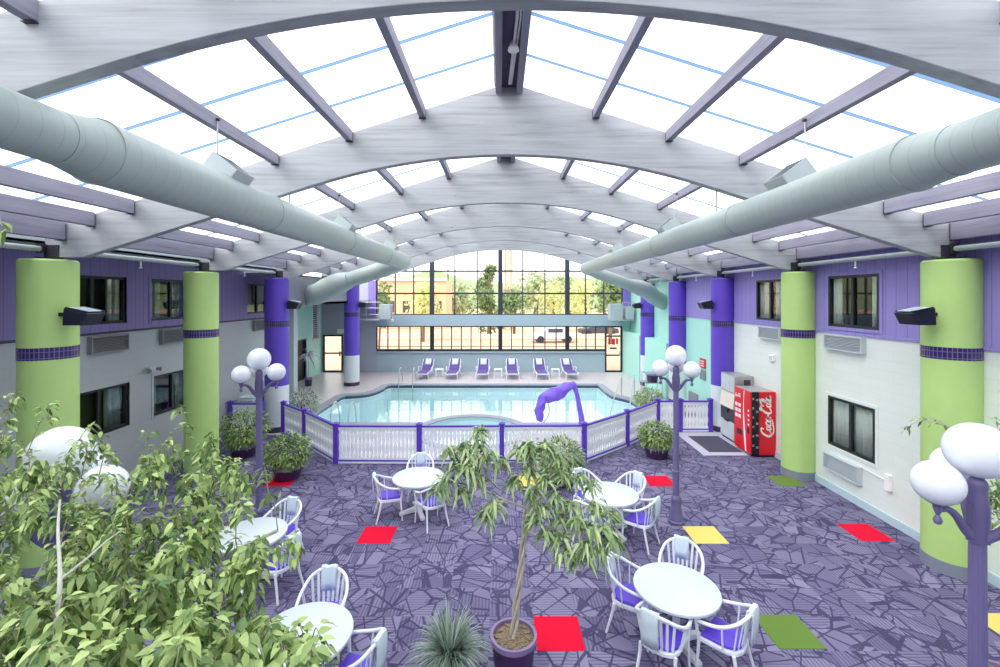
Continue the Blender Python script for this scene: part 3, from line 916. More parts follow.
def uplight(x, y, z, sg, label, wire=True):
    o = thing('uplight', label, 'lamp', (x, y, z), group='duct uplights')
    Rm = Matrix.Rotation(sg * -0.66, 4, 'Y')
    mb = MB(); s = 0.19; t = .012
    mb.box(-s, s, -.2, .2, -.17, -.17 + t, Rm)
    for (a, b, c, d) in ((-s, -s + t, -.2, .2), (s - t, s, -.2, .2), (-s + t, s - t, -.2, -.2 + t), (-s + t, s - t, .2 - t, .2)):
        mb.box(a, b, c, d, -.17 + t, .15, Rm)
    mb.build('housing', M['greybox'], o, bevel=0.004)
    mb = MB()
    for i in range(5):
        mb.box(-s + .02, s - .02, -.17 + i * .078, -.165 + i * .078, .1, .14, Rm)
    mb.build('louvre', M['steel'], o)
    MB().box(-s + t, s - t, -.18, .18, .06, .075, Rm).build('reflector', M['lens'], o)
    xp = RX + sg * 3.83 - sg * .06 - x
    zr = ztop(3.83) - 0.05 - z
    MB().tube([(xp, 0, -.05), (xp, 0, zr)], .009, 6).build('hanger_wire', M['silver'], o)
    MB().tube([(xp - .03 * sg, 0, zr), (xp + .03 * sg, 0, zr)], .022, 8).build('hanger_hook', M['darksteel'], o)
    return o
for i, y in enumerate((5.7, 10.0, 14.2)):
    uplight(-3.49, y, 6.06, -1, 'square grey uplight on the fig-side duct, %s along from the top of the view' % ['first', 'second', 'third'][i])
for i, y in enumerate((5.72, 9.85, 14.3)):
    uplight(3.74, y, 5.99, 1, 'square grey uplight on the vending-side duct, %s along from the top of the view' % ['first', 'second', 'third'][i])

def floodlight(x, y, z, sx, label):
    """black floodlight on the room side of a column, lens tilted up"""
    o = thing('floodlight', label, 'floodlight', (x, y, z), 0.0 if sx > 0 else PI, group='column floodlights')
    mb = MB()                                     # local +x points into the room
    prof = [(.0, -.17), (.30, -.17), (.40, .02), (.02, .11)]
    vs = [(p[0], -.17, p[1]) for p in prof] + [(p[0], .17, p[1]) for p in prof]
    mb.add(vs, [(0, 1, 2, 3), (7, 6, 5, 4), (0, 4, 5, 1), (1, 5, 6, 2), (2, 6, 7, 3), (3, 7, 4, 0)])
    mb.build('housing', M['black'], o, bevel=0.012)
    d = Vector((.38, 0, -.08)).normalized()
    Rm = Matrix.Translation((.21, 0, .078)) @ Matrix.Rotation(0.208, 4, 'Y')
    MB().box(-.155, .155, -.14, .14, 0, .012, Rm).build('lens', M['lens'], o)
    MB().box(-.175, .175, -.165, -.14, -.004, .014, Rm).box(-.175, .175, .14, .165, -.004, .014, Rm).build('lens_rim', M['black'], o)
    MB().box(-.2, .02, -.03, .03, -.03, .03).build('bracket', M['black'], o)
floodlight(-6.97, 7.25, 4.2, 1, 'black floodlight on the lime column behind the fig tree')
floodlight(7.0, 7.3, 4.2, -1, 'black floodlight on the lime column by the near globe lamp')
floodlight(-7.06, 14.9, 4.24, 1, 'black floodlight on the purple column above the fence end')
floodlight(7.06, 14.9, 4.24, -1, 'black floodlight on the purple column behind the ice machine')
floodlight(-7.06, 22.4, 4.1, 1, 'small black floodlight on the purple column at the far pool end by the door')
floodlight(7.06, 22.4, 4.05, -1, 'small black floodlight on the purple column between the mint partitions')

# ------------------------------------------------------------- AC grilles
def ac(x, side, y0, y1, z0, z1, m, label):
    o = thing('ac_grille', label, 'air conditioner', (x, (y0 + y1) / 2, z0), group='wall air conditioners')
    w, h, dp = (y1 - y0) / 2, z1 - z0, 0.11
    def bx(mb, a, b, ya, yb, za, zb):
        xs = sorted((side * a, side * b)); mb.box(xs[0], xs[1], ya, yb, za, zb)
    mb = MB(); f = .03
    bx(mb, 0, dp, -w, -w + f, 0, h); bx(mb, 0, dp, w - f, w, 0, h); bx(mb, 0, dp, -w + f, w - f, 0, f); bx(mb, 0, dp, -w + f, w - f, h - f, h)
    bx(mb, 0, .02, -w + f, w - f, f, h - f)
    mb.build('case', m, o, bevel=.004)
    mb = MB()
    for i in range(9):
        z = f + (h - 2 * f) * (i + .5) / 9
        mb.bar((side * (dp - .025), -w + f, z), (side * (dp - .025), w - f, z), .035, .008, (-side * .7, 0, 1))
    mb.build('louvres', m, o)
ac(XR, -1, 9.35, 10.45, 3.27, 3.62, M['grille'], 'white louvred air conditioner under the upper window of the white wall')
ac(XR, -1, 9.45, 10.47, .47, .85, M['grille'], 'white louvred air conditioner under the ground floor window of the white wall')
ac(XR, -1, 12.1, 13.1, 3.27, 3.62, M['grille'], 'white louvred air conditioner above the red vending machine')
ac(XL, 1, 9.53, 10.5, 3.24, 3.62, M['grille_dark'], 'grey louvred air conditioner on the grey wall beside the floodlight')
ac(XL, 1, 11.55, 12.6, 3.24, 3.62, M['grille_dark'], 'grey louvred air conditioner on the grey wall just before the second lime column')
ac(XL, 1, 15.9, 16.9, 3.24, 3.62, M['grille_dark'], 'grey louvred air conditioner on the grey wall beside the purple column')

# small wall fittings
o = thing('emergency_light', 'twin-head emergency light on the grey wall between two windows', 'light', (XL + .03, 11.25, 2.65))
MB().box(-.03, .05, -.1, .1, -.05, .06).build('case', M['grille'], o, bevel=.006)
for s in (-1, 1):
    MB().tube([(.03, s * .12, .0), (.11, s * .2, -.02)], [.03, .055], 12).build('lamp_head', M['midgrey'], o)
o = thing('wall_speaker', 'small white box on the white wall above the vending machine', 'wall box', (XR - .02, 12.55, 2.75))
MB().box(-.05, .02, -.1, .1, -.09, .09).build('case', M['vwhite'], o, bevel=.008)
MB().box(-.055, -.05, -.07, .07, -.06, .06).build('cover', M['grille'], o)
o = thing('outlet_box', 'small white outlet box with conduit low on the white wall', 'outlet', (XR - .02, 8.78, .82))
MB().box(-.06, .02, -.06, .06, -.16, .16).build('case', M['vwhite'], o, bevel=.008)
MB().tube([(-.02, .06, .02), (-.02, .75, .06)], .012, 8).build('conduit', M['vwhite'], o)
o = thing('exit_sign', 'small white lit sign over the glass door in the recess', 'sign', (-9.35, YE - .05, 2.42))
MB().box(-.25, .25, -.04, .05, -.13, .13).build('case', M['vwhite'], o, bevel=.01)
MB().box(-.21, .21, -.045, -.04, -.09, .09).build('face', M['white'], o)
o = thing('pool_sign', 'red and grey notice boards on the mint wall beside the purple column', 'sign', (XR - .01, 16.85, 1.65))
MB().box(-.03, .01, -.22, .22, .12, .48).build('red_board', M['signred'], o, bevel=.004)
mb = MB()
for i in range(3): mb.box(-.034, -.03, -.14 + .02 * (i % 2), .15, .19 + i * .09, .225 + i * .09)
mb.build('white_marks', M['vwhite'], o)
MB().box(-.03, .01, -.22, .22, -.32, .05).build('grey_board', M['signgrey'], o, bevel=.004)

# balconies at the end wall corners
def balcony(x0, x1, label, boxes, sg):
    o = thing('wall_bracket_shelf', label, 'shelf', ((x0 + x1) / 2, YE - .1, 3.1), group='corner equipment shelves')
    w = (x1 - x0) / 2
    MB().box(-w, w, -1.1, .1, 0, .07).build('shelf_board', M['grey_wall'], o, bevel=.006)
    for z in (.35, .72, 1.05):
        MB().tube([(-w, -1.08, z), (w, -1.08, z)], .02, 8).build('rail', M['steel'], o)
    for x in (-w + .02, 0, w - .02):
        MB().tube([(x, -1.08, .05), (x, -1.08, 1.05)], .02, 8).build('rail_post', M['steel'], o)
    return o
balcony(-8.4, -6.7, 'railed grey equipment shelf beside the purple column at the far door', 1, -1)
balcony(6.9, 7.65, 'railed grey equipment shelf over the mint partition', 1, 1)
def heater(x, y, z, w, h, label):
    o = thing('unit_heater', label, 'heater', (x, y, z), group='grey heaters by the gable window')
    MB().box(-w / 2, w / 2, -.3, .3, 0, h).build('case', M['greybox'], o, bevel=.015)
    mb = MB()
    for i in range(6): mb.box(w / 2, w / 2 + .012, -.22, .22, .1 + i * (h - .2) / 6, .13 + i * (h - .2) / 6)
    mb.build('louvres', M['darkgrey'], o)
    MB().box(-.05, .05, -.05, .3, -.05, 0).tube([(0, .28, -.05), (0, .9, -.05)], .025, 8).build('wall_arm', M['steel'], o)
heater(-6.5, 25.35, 3.18, .62, .85, 'grey box heater in front of the gable window above the purple column side')
heater(6.55, 25.35, 3.1, .7, .95, 'grey box heater in front of the gable window above the glass door')
heater(7.3, 25.35, 3.19, .45, .72, 'smaller grey box on the railed shelf over the mint partition')
o = thing('spot_lamp', 'small white globe spot under the grey heater by the far column', 'lamp', (-6.13, 25.3, 3.1))
MB().sphere((0, 0, 0), .1, 16, 10).build('bulb', M['globe'], o)
MB().tube([(0, 0, .08), (0, .1, .2)], .02, 8).build('arm', M['steel'], o)

# ------------------------------------------------------------------- fence
def fence_post(x, y, label):
    o = thing('fence_post', label, 'fence post', (x, y, 0), group='purple fence posts')
    MB().box(-.065, .065, -.065, .065, 0, 1.06).build('post', M['fence_purple'], o, bevel=.006)
    MB().box(-.085, .085, -.085, .085, 1.06, 1.09).add([(-.07, -.07, 1.09), (.07, -.07, 1.09), (.07, .07, 1.09), (-.07, .07, 1.09), (0, 0, 1.13)], [(0, 1, 4), (1, 2, 4), (2, 3, 4), (3, 0, 4)]).build('cap', M['fence_purple'], o)
BAL_H = [(.10, .047), (.16, .047), (.20, .028), (.25, .018), (.32, .034), (.40, .046), (.48, .036), (.56, .022), (.68, .040), (.78, .047), (.85, .028), (.89, .047), (.94, .047)]
def baluster_mesh():
    mb = MB(); n = len(BAL_H); t = .012
    vs = []
    for (z, w) in BAL_H: w *= 1.1; vs += [(-w, -t, z), (w, -t, z), (w, t, z), (-w, t, z)]
    fs = [(0, 3, 2, 1)]
    for i in range(n - 1):
        a, b = 4 * i, 4 * i + 4
        for q in range(4):
            r = (q + 1) % 4
            fs.append((a + q, a + r, b + r, b + q))
    e = 4 * (n - 1)
    fs.append((e, e + 1, e + 2, e + 3))
    return mb.add(vs, fs)
bal0 = None
def fence_panel(a, b, label):
    global bal0
    a, b = Vector((a[0], a[1], 0)), Vector((b[0], b[1], 0))
    d = b - a; L = d.length; ang = math.atan2(d.y, d.x)
    o = thing('picket_fence', label, 'fence', (a + b) / 2, ang, group='fretwork fence panels')
    w = L / 2 - .07
    MB().box(-w, w, -.045, .045, .99, 1.035).build('top_rail', M['fence_purple'], o, bevel=.006)
    MB().box(-w, w, -.03, .03, .93, .99).build('upper_strip', M['fence_white'], o)
    MB().box(-w, w, -.035, .035, .07, .11).build('bottom_rail', M['fence_purple'], o)
    MB().box(-w, w, -.04, .04, .02, .07).build('kick_board', M['white'], o)
    n = max(3, round(2 * w / .105))
    for i in range(n):
        x = -w + 2 * w * (i + .5) / n
        if bal0 is None:
            ob = baluster_mesh().build('baluster', M['fence_white'], o); bal0 = ob
        else:
            ob = bal0.copy(); link(ob, o)
        ob.location = (x, 0, 0)
posts = [((-8.72, 14.4), 'purple fence post against the grey wall behind the shrubs'),
         ((-7.72, 14.4), 'purple fence post just before the purple and white column'),
         ((-7.0, 14.4), 'purple fence post just past the purple and white column, start of the slanted run'),
         ((-5.9, 13.45), 'purple fence post in the middle of the slanted run by the potted shrub'),
         ((-4.4, 11.95), 'purple fence post at the corner by the potted shrub, front run begins'),
         ((-2.16, 11.92), 'purple fence post behind the small table by the fence'),
         ((.05, 11.95), 'purple fence post in the centre of the front run behind the drooping tree'),
         ((2.27, 12.0), 'purple fence post at the corner in front of the covered pool lift'),
         ((3.81, 13.35), 'purple fence post in the middle of the slanted run near the vending side'),
         ((5.22, 14.75), 'purple fence post at the far corner behind the round potted bush'),
         ((5.97, 14.75), 'purple fence post directly behind the mid-room lamp pole'),
         ((6.97, 14.75), 'purple fence post beside the ice machine')]
for p, l in posts: fence_post(p[0], p[1], l)
pl = ['white fretwork fence panel against the grey wall behind the shrubs', None,
      'white fretwork fence panel first on the slanted run beside the purple and white column',
      'white fretwork fence panel on the slanted run ending at the front corner by the shrub',
      'white fretwork fence panel on the front run behind the small table',
      'white fretwork fence panel on the front run, between the small table and the drooping tree',
      'white fretwork fence panel on the front run in front of the covered pool lift',
      'white fretwork fence panel first on the slanted run past the covered pool lift',
      'white fretwork fence panel on the slanted run ending behind the round potted bush',
      'short white fretwork fence panel behind the mid-room lamp pole',
      'white fretwork fence panel ending beside the ice machine']
for i, l in enumerate(pl):
    if l: fence_panel(posts[i][0], posts[i + 1][0], l)

# -------------------------------------------------------------- lamp posts
def lamp_post(x, y, label, cat='lamp post', top=3.315, angs=(210, -30, 90)):
    o = thing('lamp_post', label, cat, (x, y, 0), group='globe lamp posts')
    prof = [(.16, 0), (.16, .05), (.14, .07), (.14, .1), (.12, .14), (.10, .30), (.085, .42), (.09, .44), (.10, .47), (.09, .50), (.068, .54)]
    MB().lathe(prof, 24).build('base', M['lamp'], o)
    n = 16; vs = []
    mb = MB()
    for z, r in ((.54, .062), (1.0, .06), (2.86, .05)):
        for k in range(n * 2):
            a = 2 * PI * k / (n * 2); rr = r * (1.0 if k % 2 == 0 else .93)
            vs.append((rr * math.cos(a), rr * math.sin(a), z))
    N2 = n * 2
    mb.add(vs, [(i * N2 + k, i * N2 + (k + 1) % N2, (i + 1) * N2 + (k + 1) % N2, (i + 1) * N2 + k) for i in range(2) for k in range(N2)], True)
    mb.build('pole', M['lamp'], o)
    MB().lathe([(.055, .98), (.075, 1.0), (.075, 1.03), (.055, 1.05)], 24).build('collar', M['lamp'], o)
    MB().lathe([(.05, 2.6), (.066, 2.63), (.066, 2.93), (.058, 2.97), (.058, 3.03), (.064, 3.05), (.055, 3.08), (.03, 3.11), (.04, 3.13), (.07, 3.155), (.07, 3.165), (.0001, 3.165)], 24).build('head_hub', M['lamp'], o)
    MB().sphere((0, 0, top), .205, 32, 20).build('top_globe', M['globe'], o)
    for a in angs:
        ar = math.radians(a); c, s = math.cos(ar), math.sin(ar)
        pth = spline([(.05, 2.66), (.11, 2.72), (.18, 2.82), (.25, 2.87), (.33, 2.865)], 5)
        pts = [(c * p[0], s * p[0], p[1]) for p in pth]
        m2 = len(pts)
        arm = MB().tube(pts, [.038 - .02 * i / (m2 - 1) for i in range(m2)], 10)
        arm.bar((c * .055, s * .055, 2.62), (c * .055, s * .055, 2.9), .05, .03, (c, s, 0))
        arm.lathe([(.0001, 2.755), (.022, 2.765), (.03, 2.79), (.022, 2.81), (.012, 2.83), (.02, 2.85), (.03, 2.88), (.03, 2.9), (.045, 2.915), (.075, 2.93), (.075, 2.94), (.0001, 2.94)], 16, (c * .33, s * .33, 0))
        ao = arm.build('arm', M['lamp'], o)
        MB().sphere((c * .33, s * .33, 3.075), .162, 28, 18).build('globe', M['globe'], ao)
    return o
lamp_post(3.67, 3.42, 'purple lamp post with white globes cut by the frame edge before the lime column', angs=(184, 66, -54))
lamp_post(-3.28, 3.33, 'purple lamp post with white globes half buried in the fig leaves', angs=(-4, 114, 236))
lamp_post(3.5, 8.85, 'purple lamp post with white globes standing mid-room by the yellow tile', angs=(68, 188, -52))
lamp_post(-4.52, 8.35, 'purple lamp post with white globes in front of the potted shrubs', angs=(-2, 118, 238))

# -------------------------------------------------------- tables and chairs
def table(x, y, rz, label):
    o = thing('round_table', label, 'table', (x, y, 0), rz, group='round white tables')
    MB().lathe([(.51, .70), (.53, .705), (.535, .72), (.53, .737), (.52, .742)], 56).build('tabletop', M['table_white'], o)
    MB().lathe([(.07, .08), (.055, .12), (.045, .2), (.045, .62), (.07, .68), (.2, .70)], 20).build('pedestal', M['white'], o)
    for q in range(4):
        Rm = Matrix.Rotation(q * PI / 2, 4, 'Z')
        mb = MB()
        mb.add([Rm @ Vector(p) for p in ((.03, -.045, .03), (.40, -.045, 0), (.40, .045, 0), (.03, .045, .03), (.03, -.045, .13), (.40, -.045, .05), (.40, .045, .05), (.03, .045, .13))],
               [(0, 3, 2, 1), (4, 5, 6, 7), (0, 1, 5, 4), (1, 2, 6, 5), (2, 3, 7, 6), (3, 0, 4, 7)])
        mb.build('foot', M['white'], o, bevel=.008)
    return o

def make_chair():
    o = thing('spindle_chair', 'x', 'chair')
    # seat faces +Y
    outline = [(-.24, .22), (.24, .22), (.225, -.10), (.17, -.20), (.08, -.235), (-.08, -.235), (-.17, -.20), (-.225, -.10)]
    MB().prism(outline, .385, .435).build('seat_frame', M['white'], o, bevel=.012)
    cu = [(p[0] * .9, p[1] * .9 + .0) for p in outline]
    MB().prism(cu, .435, .475).build('seat_cushion', M['seat'], o, bevel=.016, seg=3)
    rail = spline([(-.265, .235, .64), (-.285, .10, .665), (-.283, -.06, .71), (-.235, -.20, .785), (-.13, -.275, .845), (0, -.295, .862), (.13, -.275, .845), (.235, -.20, .785), (.283, -.06, .71), (.285, .10, .665), (.265, .235, .64)], 5)
    MB().tube(rail, .021, 10).build('back_rail', M['white'], o)
    for s in (-1, 1):
        MB().tube(spline([(s * .262, .235, .64), (s * .245, .215, .44), (s * .24, .21, .36), (s * .25, .235, .0)], 4), [.02] * 9 + [.019, .017, .015, .014], 8).build('leg', M['white'], o)
        MB().tube(spline([(s * .2, -.17, .40), (s * .205, -.20, .25), (s * .235, -.27, .0)], 4), [.022, .022, .021, .02, .019, .018, .017, .016, .015], 8).build('leg', M['white'], o)
    for i in range(7):
        t = (i - 3) / 3.0
        bx, by = .165 * t, -.205 + .045 * t * t
        tx = .205 * t
        ty = -.292 + .075 * t * t; tz = .857 - .055 * t * t
        MB().bar((bx, by, .42), (tx, ty, tz), .03, .012, (0, 1, 0)).build('spindle', M['white'], o)
    for s in (-1, 1):
        MB().bar((s * .225, -.06, .42), (s * .28, -.07, .70), .028, .012, (0, 1, 0)).build('spindle', M['white'], o)
    return o
chair0 = make_chair(); used = [False]
def towel_for(c, x, label, side=0.0, long=1.0):
    """white hand towel folded over the chair's back rail"""
    mb = MB(); n = 9; k = 5; w = .2
    prof = [(-.30, .50 - .02 * long), (-.312, .62), (-.325, .76), (-.326, .85), (-.312, .888), (-.29, .895), (-.268, .885), (-.258, .82), (-.245, .70), (-.232, .60)]
    vs = []
    for (yy, zz) in prof:
        for i in range(k + 1):
            u = -w / 2 + w * i / k
            vs.append((side + u, yy + .10 * abs(side) + .006 * math.sin(i * 2.2 + zz * 9), zz - .12 * abs(side) * abs(side) * 8 + .004 * math.sin(i * 1.7)))
    fs = [(r * (k + 1) + i, r * (k + 1) + i + 1, (r + 1) * (k + 1) + i + 1, (r + 1) * (k + 1) + i) for r in range(len(prof) - 1) for i in range(k)]
    o = mb.add(vs, fs, True).build('hand_towel', M['towel'], solid=.012)
    o.location = c.location; o.rotation_euler = c.rotation_euler
    tag(o, label, 'towel', 'towels on chair backs')
def chair(tx, ty, ang, r, label, towel=None, side=0.0, turn=0.0):
    """ang: direction from the table centre (0 = +x, 90 = away from camera)"""
    a = math.radians(ang)
    c = chair0 if not used[0] else copy_tree(chair0)
    used[0] = True
    c.location = (tx + r * math.cos(a), ty + r * math.sin(a), 0)
    c.rotation_euler = (0, 0, a + PI / 2 + math.radians(turn))
    c['label'] = label; c['group'] = 'white spindle-back chairs'
    if towel: towel_for(c, 0, towel, side)
    return c
T1 = (2.28, 5.76); table(T1[0], T1[1], .35, 'round white table with four chairs, beside the olive green carpet tile')
chair(T1[0], T1[1], 63, 0.72, 'white spindle chair at the far side of the four-chair table, back towards the yellow tile', 'white towel over the chair in front of the yellow tile', 0.02)
chair(T1[0], T1[1], 152, 0.58, 'white spindle chair at the four-chair table on the drooping tree side', 'white towel over the chair beside the drooping tree leaves', -.02)
chair(T1[0], T1[1], 233, 0.58, 'white spindle chair at the four-chair table with back to the viewer, pot side', 'white towel over the near chair of the four-chair table, pot side', -.05)
chair(T1[0], T1[1], 313, 0.6, 'white spindle chair at the four-chair table touching the olive green tile corner', 'white towel over the chair by the olive green tile', 0.05)
T2 = (2.1, 8.5); table(T2[0], T2[1], .5, 'round white table partly hidden behind the drooping tree leaves')
chair(T2[0], T2[1], 118, 0.66, 'white spindle chair on the fence side of the table behind the drooping tree', 'white towel over the fence-side chair behind the drooping tree', 0.03)
chair(T2[0], T2[1], 42, 0.68, 'white spindle chair in front of the red tile by the mid-room lamp post', 'white towel over the chair in front of the red tile', -.03)
chair(T2[0], T2[1], 318, 0.6, 'white spindle chair beside the mid-room lamp post base', 'white towel over the chair beside the mid-room lamp post base', 0.04)
chair(T2[0], T2[1], 225, 0.64, 'white spindle chair mostly covered by the drooping tree leaves')
T3 = (-1.7, 9.28); table(T3[0], T3[1], .4, 'round white table beside the picket fence, three chairs around it')
chair(T3[0], T3[1], 97, 0.7, 'white spindle chair with its back against the front fence run', 'white towel over the chair against the front fence run', .0)
chair(T3[0], T3[1], 200, 0.6, 'white spindle chair at the fence-side table, over the red tile', 'white towel over the chair near the red tile by the fence-side table', -.05)
chair(T3[0], T3[1], 306, 0.6, 'white spindle chair at the fence-side table next to the hanging leaves', 'white towel over the chair next to the hanging leaves', .05)
T4 = (-2.19, 4.95); table(T4[0], T4[1], .3, 'round white table half under fig leaves, beside the spiky grass pot')
chair(T4[0], T4[1], 95, 0.72, 'white spindle chair at the fig-leaf table, far side, on open carpet', 'pale blue-white towel over the far chair at the fig-leaf table', .0)
chair(T4[0], T4[1], 345, 0.64, 'white spindle chair at the fig-leaf table on the grass pot side', 'white towel over the chair on the grass pot side', .03)
chair(T4[0], T4[1], 215, 0.66, 'white spindle chair mostly buried in fig leaves at the frame bottom')
T5 = (-3.95, 7.05); table(T5[0], T5[1], .2, 'round white table largely screened by the fig tree')
chair(T5[0], T5[1], 76, 0.68, 'white spindle chair at the screened table, far side by the lamp post', 'pale towel over the far chair of the screened table', .0)
chair(T5[0], T5[1], 336, 0.62, 'white spindle chair at the screened table, near side on open carpet', 'pale towel over the near chair of the screened table', .04)
chair(T5[0], T5[1], 205, 0.66, 'white spindle chair hidden by fig leaves at the screened table')

# ------------------------------------------------------------------ plants
def leaf(mb, p, d, nrm, L, W, droop=0.0, fold=0.25, narrow=False):
    d = d.normalized(); s = d.cross(nrm)
    if s.length < 1e-4: s = d.orthogonal()
    s.normalize(); nn = s.cross(d).normalized()
    ts = (0.0, 0.3, 0.62, 1.0)
    ws = (0.0, 0.95, 0.75, 0.0) if not narrow else (0.1, 1.0, 0.8, 0.0)
    c = []; l = []; r = []
    for t, w in zip(ts, ws):
        q = p + d * (L * t) + Vector((0, 0, -1)) * (droop * L * t * t)
        c.append(q); l.append(q - s * (W / 2 * w) + nn * (fold * W / 2 * w)); r.append(q + s * (W / 2 * w) + nn * (fold * W / 2 * w))
    mb.add([c[0], c[1], c[2], c[3], l[1], l[2], r[1], r[2]], [(0, 1, 4), (1, 2, 5, 4), (2, 3, 5), (0, 6, 1), (1, 6, 7, 2), (2, 7, 3)], True)

def rv():
    while True:
        v = Vector((random.uniform(-1, 1), random.uniform(-1, 1), random.uniform(-1, 1)))
        if 0.1 < v.length < 1: return v.normalized()

def pot(o, r, h, m=None, rim=True, soil=True, z0=0.0):
    MB().lathe([(r * .74, z0), (r * .78, z0 + .02), (r * .92, z0 + h * .75), (r * .95, z0 + h - .06)], 36).build('pot', m or M['pot'], o)
    MB().lathe([(r * .93, z0 + h - .07), (r, z0 + h - .06), (r, z0 + h), (r * .88, z0 + h), (r * .86, z0 + h - .05)], 36).build('pot_rim', M['potrim'], o)
    if soil:
        mb = MB(); mb.lathe([(r * .9, z0 + h - .10), (r * .88, z0 + h - .05), (r * .5, z0 + h - .035), (.0001, z0 + h - .03)], 28)
        for i in range(160):
            a, q = random.uniform(0, 2 * PI), r * .84 * math.sqrt(random.random())
            c = Vector((q * math.cos(a), q * math.sin(a), z0 + h - .03)); d = rv(); d.z *= .3
            mb.bar(c - d * .028, c + d * .028, random.uniform(.01, .026), .007)
        mb.build('soil', M['soil'], o)

# drooping tree in the plum pot (centre foreground)
TP = Vector((.16, 5.27, 0))
tree = thing('potted_tree', 'slender drooping-leaf tree with twisted trunk in a plum pot', 'potted tree', TP)
pot(tree, .275, .5)
def rel(px, py, d): return P(px, py, d) - TP
mb = MB()
core = spline([rel(513, 640, 5.27), rel(516, 610, 5.27), rel(520, 575, 5.25), rel(523, 545, 5.25), rel(526, 508, 5.25)], 8)
core[0].z = .44
for ph in (0, PI * .66, PI * 1.33):
    pts = []
    for i, c in enumerate(core):
        a = ph + i * .33; rr = .029 * (1 - .35 * i / len(core))
        pts.append(c + Vector((math.cos(a) * rr, math.sin(a) * rr, 0)))
    mb.tube(pts, [.023 * (1 - .4 * i / len(core)) for i in range(len(core))], 8)
mb.build('trunk', M['bark'], tree)
top = core[-1]
branches = [[(526, 508, 5.25), (505, 500, 5.2), (480, 487, 5.15), (467, 468, 5.15), (465, 448, 5.2)],
            [(526, 508, 5.25), (545, 518, 5.2), (575, 522, 5.15), (602, 528, 5.1)],
            [(526, 508, 5.25), (529, 482, 5.3), (534, 458, 5.35), (545, 445, 5.4)],
            [(526, 508, 5.25), (550, 492, 5.35), (575, 477, 5.45), (590, 480, 5.5)],
            [(505, 500, 5.2), (495, 508, 5.05), (487, 514, 5.0)],
            [(526, 530, 5.25), (545, 540, 5.1), (565, 540, 5.0)],
            [(575, 522, 5.15), (592, 540, 5.0), (604, 552, 4.95)],
            [(480, 487, 5.15), (455, 482, 5.1), (440, 478, 5.05)],
            [(534, 458, 5.35), (515, 462, 5.35), (500, 462, 5.3)]]
mb = MB()
for b in branches:
    pts = spline([rel(*q) for q in b], 5)
    mb.tube(pts, [.016 - .011 * i / (len(pts) - 1) for i in range(len(pts))], 6)
mb.build('branches', M['palebark'], tree)
clusters = [(445, 482, 5.05), (438, 492, 5.0), (455, 468, 5.1), (465, 447, 5.2), (478, 445, 5.2), (472, 460, 5.1), (488, 455, 5.2), (462, 492, 5.05), (450, 452, 5.2), (500, 463, 5.3), (480, 478, 5.1),
            (487, 515, 5.0), (494, 506, 5.05), (468, 470, 4.95), (515, 482, 5.25), (528, 470, 5.3), (535, 455, 5.35), (545, 446, 5.4), (528, 446, 5.3), (555, 458, 5.4), (562, 476, 5.35), (545, 482, 5.2), (530, 492, 5.1),
            (578, 478, 5.4), (590, 485, 5.4), (535, 520, 5.05), (548, 535, 5.0), (562, 540, 4.95), (540, 508, 5.1), (575, 522, 5.05), (590, 528, 5.0), (604, 530, 5.0), (612, 540, 4.95), (600, 552, 4.9), (585, 546, 4.9),
            (572, 505, 5.2), (596, 508, 5.2), (582, 560, 4.9), (560, 520, 5.1), (610, 515, 5.1), (555, 500, 5.2), (480, 432, 5.25), (520, 452, 5.3), (565, 555, 4.9)]
mb = MB()
for (px, py, d) in clusters:
    c = rel(px, py, d)
    for i in range(34):
        dr = rv(); dr.z = abs(dr.z) * .5 - .15
        st = c + Vector((random.gauss(0, .03), random.gauss(0, .03), random.gauss(0.02, .03)))
        leaf(mb, st, dr, Vector((0, 0, 1)) + rv() * .3, random.uniform(.13, .21), random.uniform(.028, .044), random.uniform(.5, 1.1), .2, True)
mb.build('foliage', M['alii_leaf'], tree)

# spiky grass pot
gp = thing('grass_plant', 'arching spiky grass plant in a pot beside the plum pot', 'potted grass', (-.58, 5.15, 0))
pot(gp, .22, .34)
mb = MB()
for i in range(620):
    a = random.uniform(0, 2 * PI); L = random.uniform(.42, .74); out = random.uniform(.15, 1.0)
    base = Vector((math.cos(a) * .07 * random.random(), math.sin(a) * .07 * random.random(), .31))
    pts = []
    for q in range(6):
        t = q / 5
        h = L * (t * (1.25 - .55 * out) - t * t * (.35 + .75 * out) * .8)
        rr = L * t * (.25 + .62 * out)
        pts.append(base + Vector((math.cos(a) * rr, math.sin(a) * rr, h)))
    s = Vector((-math.sin(a), math.cos(a), 0))
    vs = []
    for q, p in enumerate(pts):
        w = .0062 * (1 - (q / 5) ** 2) + .0006
        vs += [p - s * w, p + s * w]
    mb.add(vs, [(2 * q, 2 * q + 1, 2 * q + 3, 2 * q + 2) for q in range(5)], True)
mb.build('blades', M['grass_leaf'], gp)

# round potted shrubs
def shrub(x, y, r, zc, nleaf, label, L=.09, W=.045, potr=.36, poth=.34, sq=.8, m='shrub_leaf'):
    o = thing('potted_shrub', label, 'potted shrub', (x, y, 0), group='potted shrubs')
    pot(o, potr, poth)
    mb = MB()
    for i in range(7):
        a = random.uniform(0, 2 * PI)
        mb.tube(spline([(0, 0, poth - .06), (math.cos(a) * r * .3, math.sin(a) * r * .3, zc - r * .2), (math.cos(a) * r * .7, math.sin(a) * r * .7, zc + r * .3)], 3), .009, 5)
    mb.build('stems', M['darkbark'], o)
    mb = MB()
    for i in range(nleaf):
        d = rv(); q = r * (random.uniform(.45, 1.0) ** .5) * random.uniform(.86, 1.05)
        p = Vector((d.x * q, d.y * q, zc + d.z * q * sq))
        dd = (d + rv() * .7 + Vector((0, 0, -.25)))
        leaf(mb, p, dd, d + Vector((0, 0, .6)), L * random.uniform(.7, 1.2), W * random.uniform(.8, 1.2), .3)
    mb.build('foliage', M[m], o)
    return o
